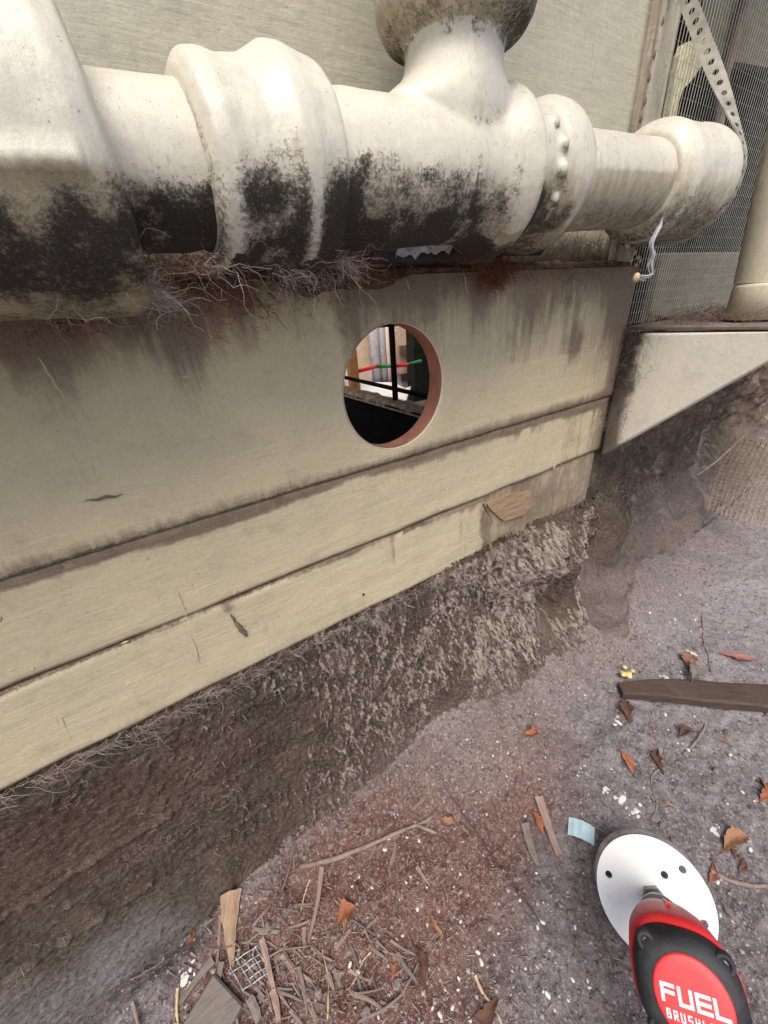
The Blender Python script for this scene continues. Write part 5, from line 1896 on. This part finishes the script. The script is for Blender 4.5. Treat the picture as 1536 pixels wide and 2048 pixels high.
tooth = 0.0022 * ((np.arange(n) % 4) / 3.0)


def cring(r, d):
    return C0 + np.outer(np.cos(t) * r, sA) + np.outer(np.sin(t) * r, sB) - np.outer(np.broadcast_to(d, (n,)), NB)


rows = [cring(RP + .0004, 0.0004), cring(RP + .0004, 0.008), cring(RP + .0004, 0.019), cring(RP + .0006, 0.021 + tooth), cring(RP - .0018, 0.021 + tooth), cring(RP - .0018, 0.0034)]
part('cup_wall', np.concatenate(rows), gridF(6, n, True), MT['sawside'], saw, False)
hub, Fh, _, _ = lathe([(0.0, 0.0004), (0.0002, 0.0115), (0.009, 0.0115), (0.0095, 0.0095), (0.012, 0.0095)], C0 + NB * .0003, NB, 6, sub=False)
part('hub_nut', hub, Fh[:, ::-1], MT['steel'], saw, False)

XE = CAM + ray(1386, 2000) / np.linalg.norm(ray(1386, 2000)) * 1.0
dd = ray(1386, 2000)
# rear end 0.178 m behind the plate
best = min(np.linspace(0.2, 0.40, 4000), key=lambda q: abs(np.linalg.norm(CAM + dd * q - C0) - 0.178))
XE = CAM + dd * best
DA = XE - C0
LT = np.linalg.norm(DA)
DA /= LT
# text right direction on the rear cap
d1, d2 = ray(1319, 1985), ray(1457, 2032)
h1 = CAM + d1 * (((XE - CAM) @ DA) / (d1 @ DA))
h2 = CAM + d2 * (((XE - CAM) @ DA) / (d2 @ DA))
TR = h2 - h1
TR -= DA * (TR @ DA)
TR /= np.linalg.norm(TR)
TU = np.cross(DA, TR)
drill = empty('cordless_drill', tuple(XE - DA * 0.05 - TU * 0.13), 'red and black cordless drill held out with its round end cap facing up', 'drill')


def st(t_):
    return float(np.interp(t_, [-0.05, 0, 0.0705, 0.1195, 0.1541], [-0.05, 0, 0.090, 0.1590, 0.1800]))


def dl(pts, n=48):
    pts = [(st(a), b) for a, b in pts]
    V, F, _, _ = lathe(pts, C0, DA, n, sub=False)
    return V, F[:, ::-1]


def shell(rings, n=56, expo=2.4):
    """rings: (t, half width, half height, centre height) with a rounded-square section"""
    a = np.arange(n) * 2 * np.pi / n
    ca, sa = np.cos(a), np.sin(a)
    cx, cy = np.sign(ca) * np.abs(ca) ** (2 / expo), np.sign(sa) * np.abs(sa) ** (2 / expo)
    V = np.concatenate([C0 + DA * st(t_) + np.outer(cx * wx, TR) + np.outer(cy * hy + c_, TU) for (t_, wx, hy, c_) in rings])
    m_ = len(rings)
    F = [tuple(f)[::-1] for f in gridF(m_, n, True)] + [tuple(range(n))[::-1], tuple(range((m_ - 1) * n, m_ * n))]
    return V, [f[::-1] for f in F]


V, F = dl([(0.010, 0.0005), (0.010, 0.0058), (0.021, 0.0060), (0.022, 0.0120), (0.0235, 0.0132), (0.031, 0.0150), (0.0315, 0.0142)])
part('chuck_nose', V, F, MT['steel'], drill)
V, F = dl([(0.0316, 0.0142), (0.0320, 0.0160), (0.0360, 0.0166), (0.0365, 0.0160)])
part('chuck_ring', V, F, MT['rubber'], drill)
V, F = dl([(0.0366, 0.0160), (0.0370, 0.0176), (0.0430, 0.0184), (0.0435, 0.0178)])
part('chuck_collar', V, F, MT['steel'], drill)
V, F = dl([(0.0436, 0.0178), (0.0440, 0.0192), (0.0620, 0.0222), (0.0700, 0.0232), (0.0710, 0.022)])
part('clutch_ring', V, F, MT['rubber'], drill)
V, F = shell([(0.0705, 0.0225, 0.0225, 0), (0.0715, 0.0240, 0.0240, 0), (0.076, 0.0275, 0.0275, 0), (0.090, 0.0318, 0.0312, 0), (0.108, 0.0338, 0.0330, 0), (0.122, 0.0340, 0.0332, 0)])
body = part('gear_housing', V, F, MT['red'], drill)
V, F = shell([(0.0768, 0.0016, 0.0014, 0.0275), (0.0930, 0.0016, 0.0014, 0.0322)], 12, 4)
part('top_rib', V, F, MT['red'], body, False)
V, F = shell([(0.1225, 0.0318, 0.0308, 0), (0.1235, 0.0326, 0.0316, 0), (0.1310, 0.0326, 0.0316, 0), (0.1400, 0.0320, 0.0310, 0), (0.1460, 0.0304, 0.0294, 0), (0.1500, 0.0270, 0.0262, 0), (0.1515, 0.0240, 0.0240, 0)], 64, 2.7)
part('rear_cap', V, F, MT['rubber'], drill)
V, F = dl([(0.1505, 0.0228), (0.1528, 0.0226), (0.1534, 0.0216), (0.1537, 0.0160), (0.1538, 0.0004)], 64)
part('end_disc', V, F, MT['redcap'], drill)
for sx in (-1, 1):
    for sy in (-1, 1):
        c_ = C0 + DA * st(0.1455) + TR * sx * 0.0228 + TU * sy * 0.0220
        V, F, _, _ = lathe([(-0.006, 0.0062), (0.0004, 0.0062), (0.0016, 0.0052), (0.0010, 0.0034), (-0.0010, 0.0030), (-0.0012, 0.0004)], c_, DA, 18, sub=False)
        sc_ = part('screw_boss', V, F[:, ::-1], MT['rubber'], drill)
        V, F, _, _ = lathe([(-0.0009, 0.0027), (-0.0002, 0.0024), (-0.0002, 0.0003)], c_, DA, 6, sub=False)
        part('screw', V, F[:, ::-1], MT['steel'], sc_, False)
# handle and battery (below the frame)
def hshell(rings, n=32, expo=2.6):
    a = np.arange(n) * 2 * np.pi / n
    ca, sa = np.cos(a), np.sin(a)
    cx, cy = np.sign(ca) * np.abs(ca) ** (2 / expo), np.sign(sa) * np.abs(sa) ** (2 / expo)
    V = np.concatenate([C0 - TU * h_ + np.outer(cx * wx, TR) + np.outer(cy * wy + c_, DA) for (h_, wx, wy, c_) in rings])
    m_ = len(rings)
    F = [tuple(f) for f in gridF(m_, n, True)] + [tuple(range(n))[::-1], tuple(range((m_ - 1) * n, m_ * n))]
    return V, F


V, F = hshell([(0.026, 0.018, 0.024, 0.112), (0.045, 0.0165, 0.021, 0.113), (0.085, 0.0165, 0.021, 0.117), (0.105, 0.020, 0.026, 0.114)])
part('handle', V, F, MT['rubber'], drill)
V, F = hshell([(0.104, 0.036, 0.050, 0.108), (0.106, 0.038, 0.054, 0.108), (0.140, 0.038, 0.055, 0.108), (0.143, 0.035, 0.051, 0.108)], 40, 5)
part('battery', V, F, MT['red'], drill)

# lettering as strokes
GL = {'F': [[(0, 0), (0, 1), (.9, 1)], [(0, .55), (.85, .55)]], 'U': [[(0, 1), (0, 0), (.9, 0), (.9, 1)]],
      'E': [[(.95, 1), (0, 1), (0, 0), (.95, 0)], [(0, .5), (.9, .5)]], 'L': [[(0, 1), (0, 0), (.9, 0)]],
      'B': [[(0, 0), (0, 1), (.8, 1), (.8, .52), (0, .52)], [(.8, .52), (.9, .5), (.9, 0), (0, 0)]], 'R': [[(0, 0), (0, 1), (.9, 1), (.9, .5), (0, .5)], [(.5, .5), (.9, 0)]],
      'S': [[(.9, 1), (0, 1), (0, .5), (.9, .5), (.9, 0), (0, 0)]], 'H': [[(0, 0), (0, 1)], [(.9, 0), (.9, 1)], [(0, .5), (.9, .5)]]}


def strokes(word, x0, y0, w_, h_, gap, th_, lift):
    ps = []
    x = x0
    o = C0 + DA * st(lift)
    for ch in word:
        for pl in GL[ch]:
            for (p, q) in zip(pl[:-1], pl[1:]):
                a = np.array([x + p[0] * w_, y0 + p[1] * h_])
                b = np.array([x + q[0] * w_, y0 + q[1] * h_])
                d = (b - a) / (np.linalg.norm(b - a) + 1e-9)
                e = np.array([-d[1], d[0]]) * th_ / 2
                a, b = a - d * th_ / 2, b + d * th_ / 2
                qd = [a + e, b + e, b - e, a - e]
                Vq = np.array([o + TR * z[0] + TU * z[1] for z in qd] + [o - DA * .0012 + TR * z[0] + TU * z[1] for z in qd])
                Vq = Vq + DA * 0.00004 * len(ps)
                ps.append((Vq, [(0, 1, 2, 3), (0, 4, 5, 1), (1, 5, 6, 2), (2, 6, 7, 3), (3, 7, 4, 0)]))
        x += w_ + gap
    return join(ps)


V, F = strokes('FUEL', -0.0176, -0.0036, 0.0072, 0.0078, 0.0027, 0.0020, 0.1541)
part('large_lettering', V, F, MT['print'], drill, False)
V, F = strokes('BRUSHLESS', -0.0166, -0.0118, 0.0020, 0.0040, 0.0020, 0.0008, 0.1541)
part('small_lettering', V, F, MT['print'], drill, False)
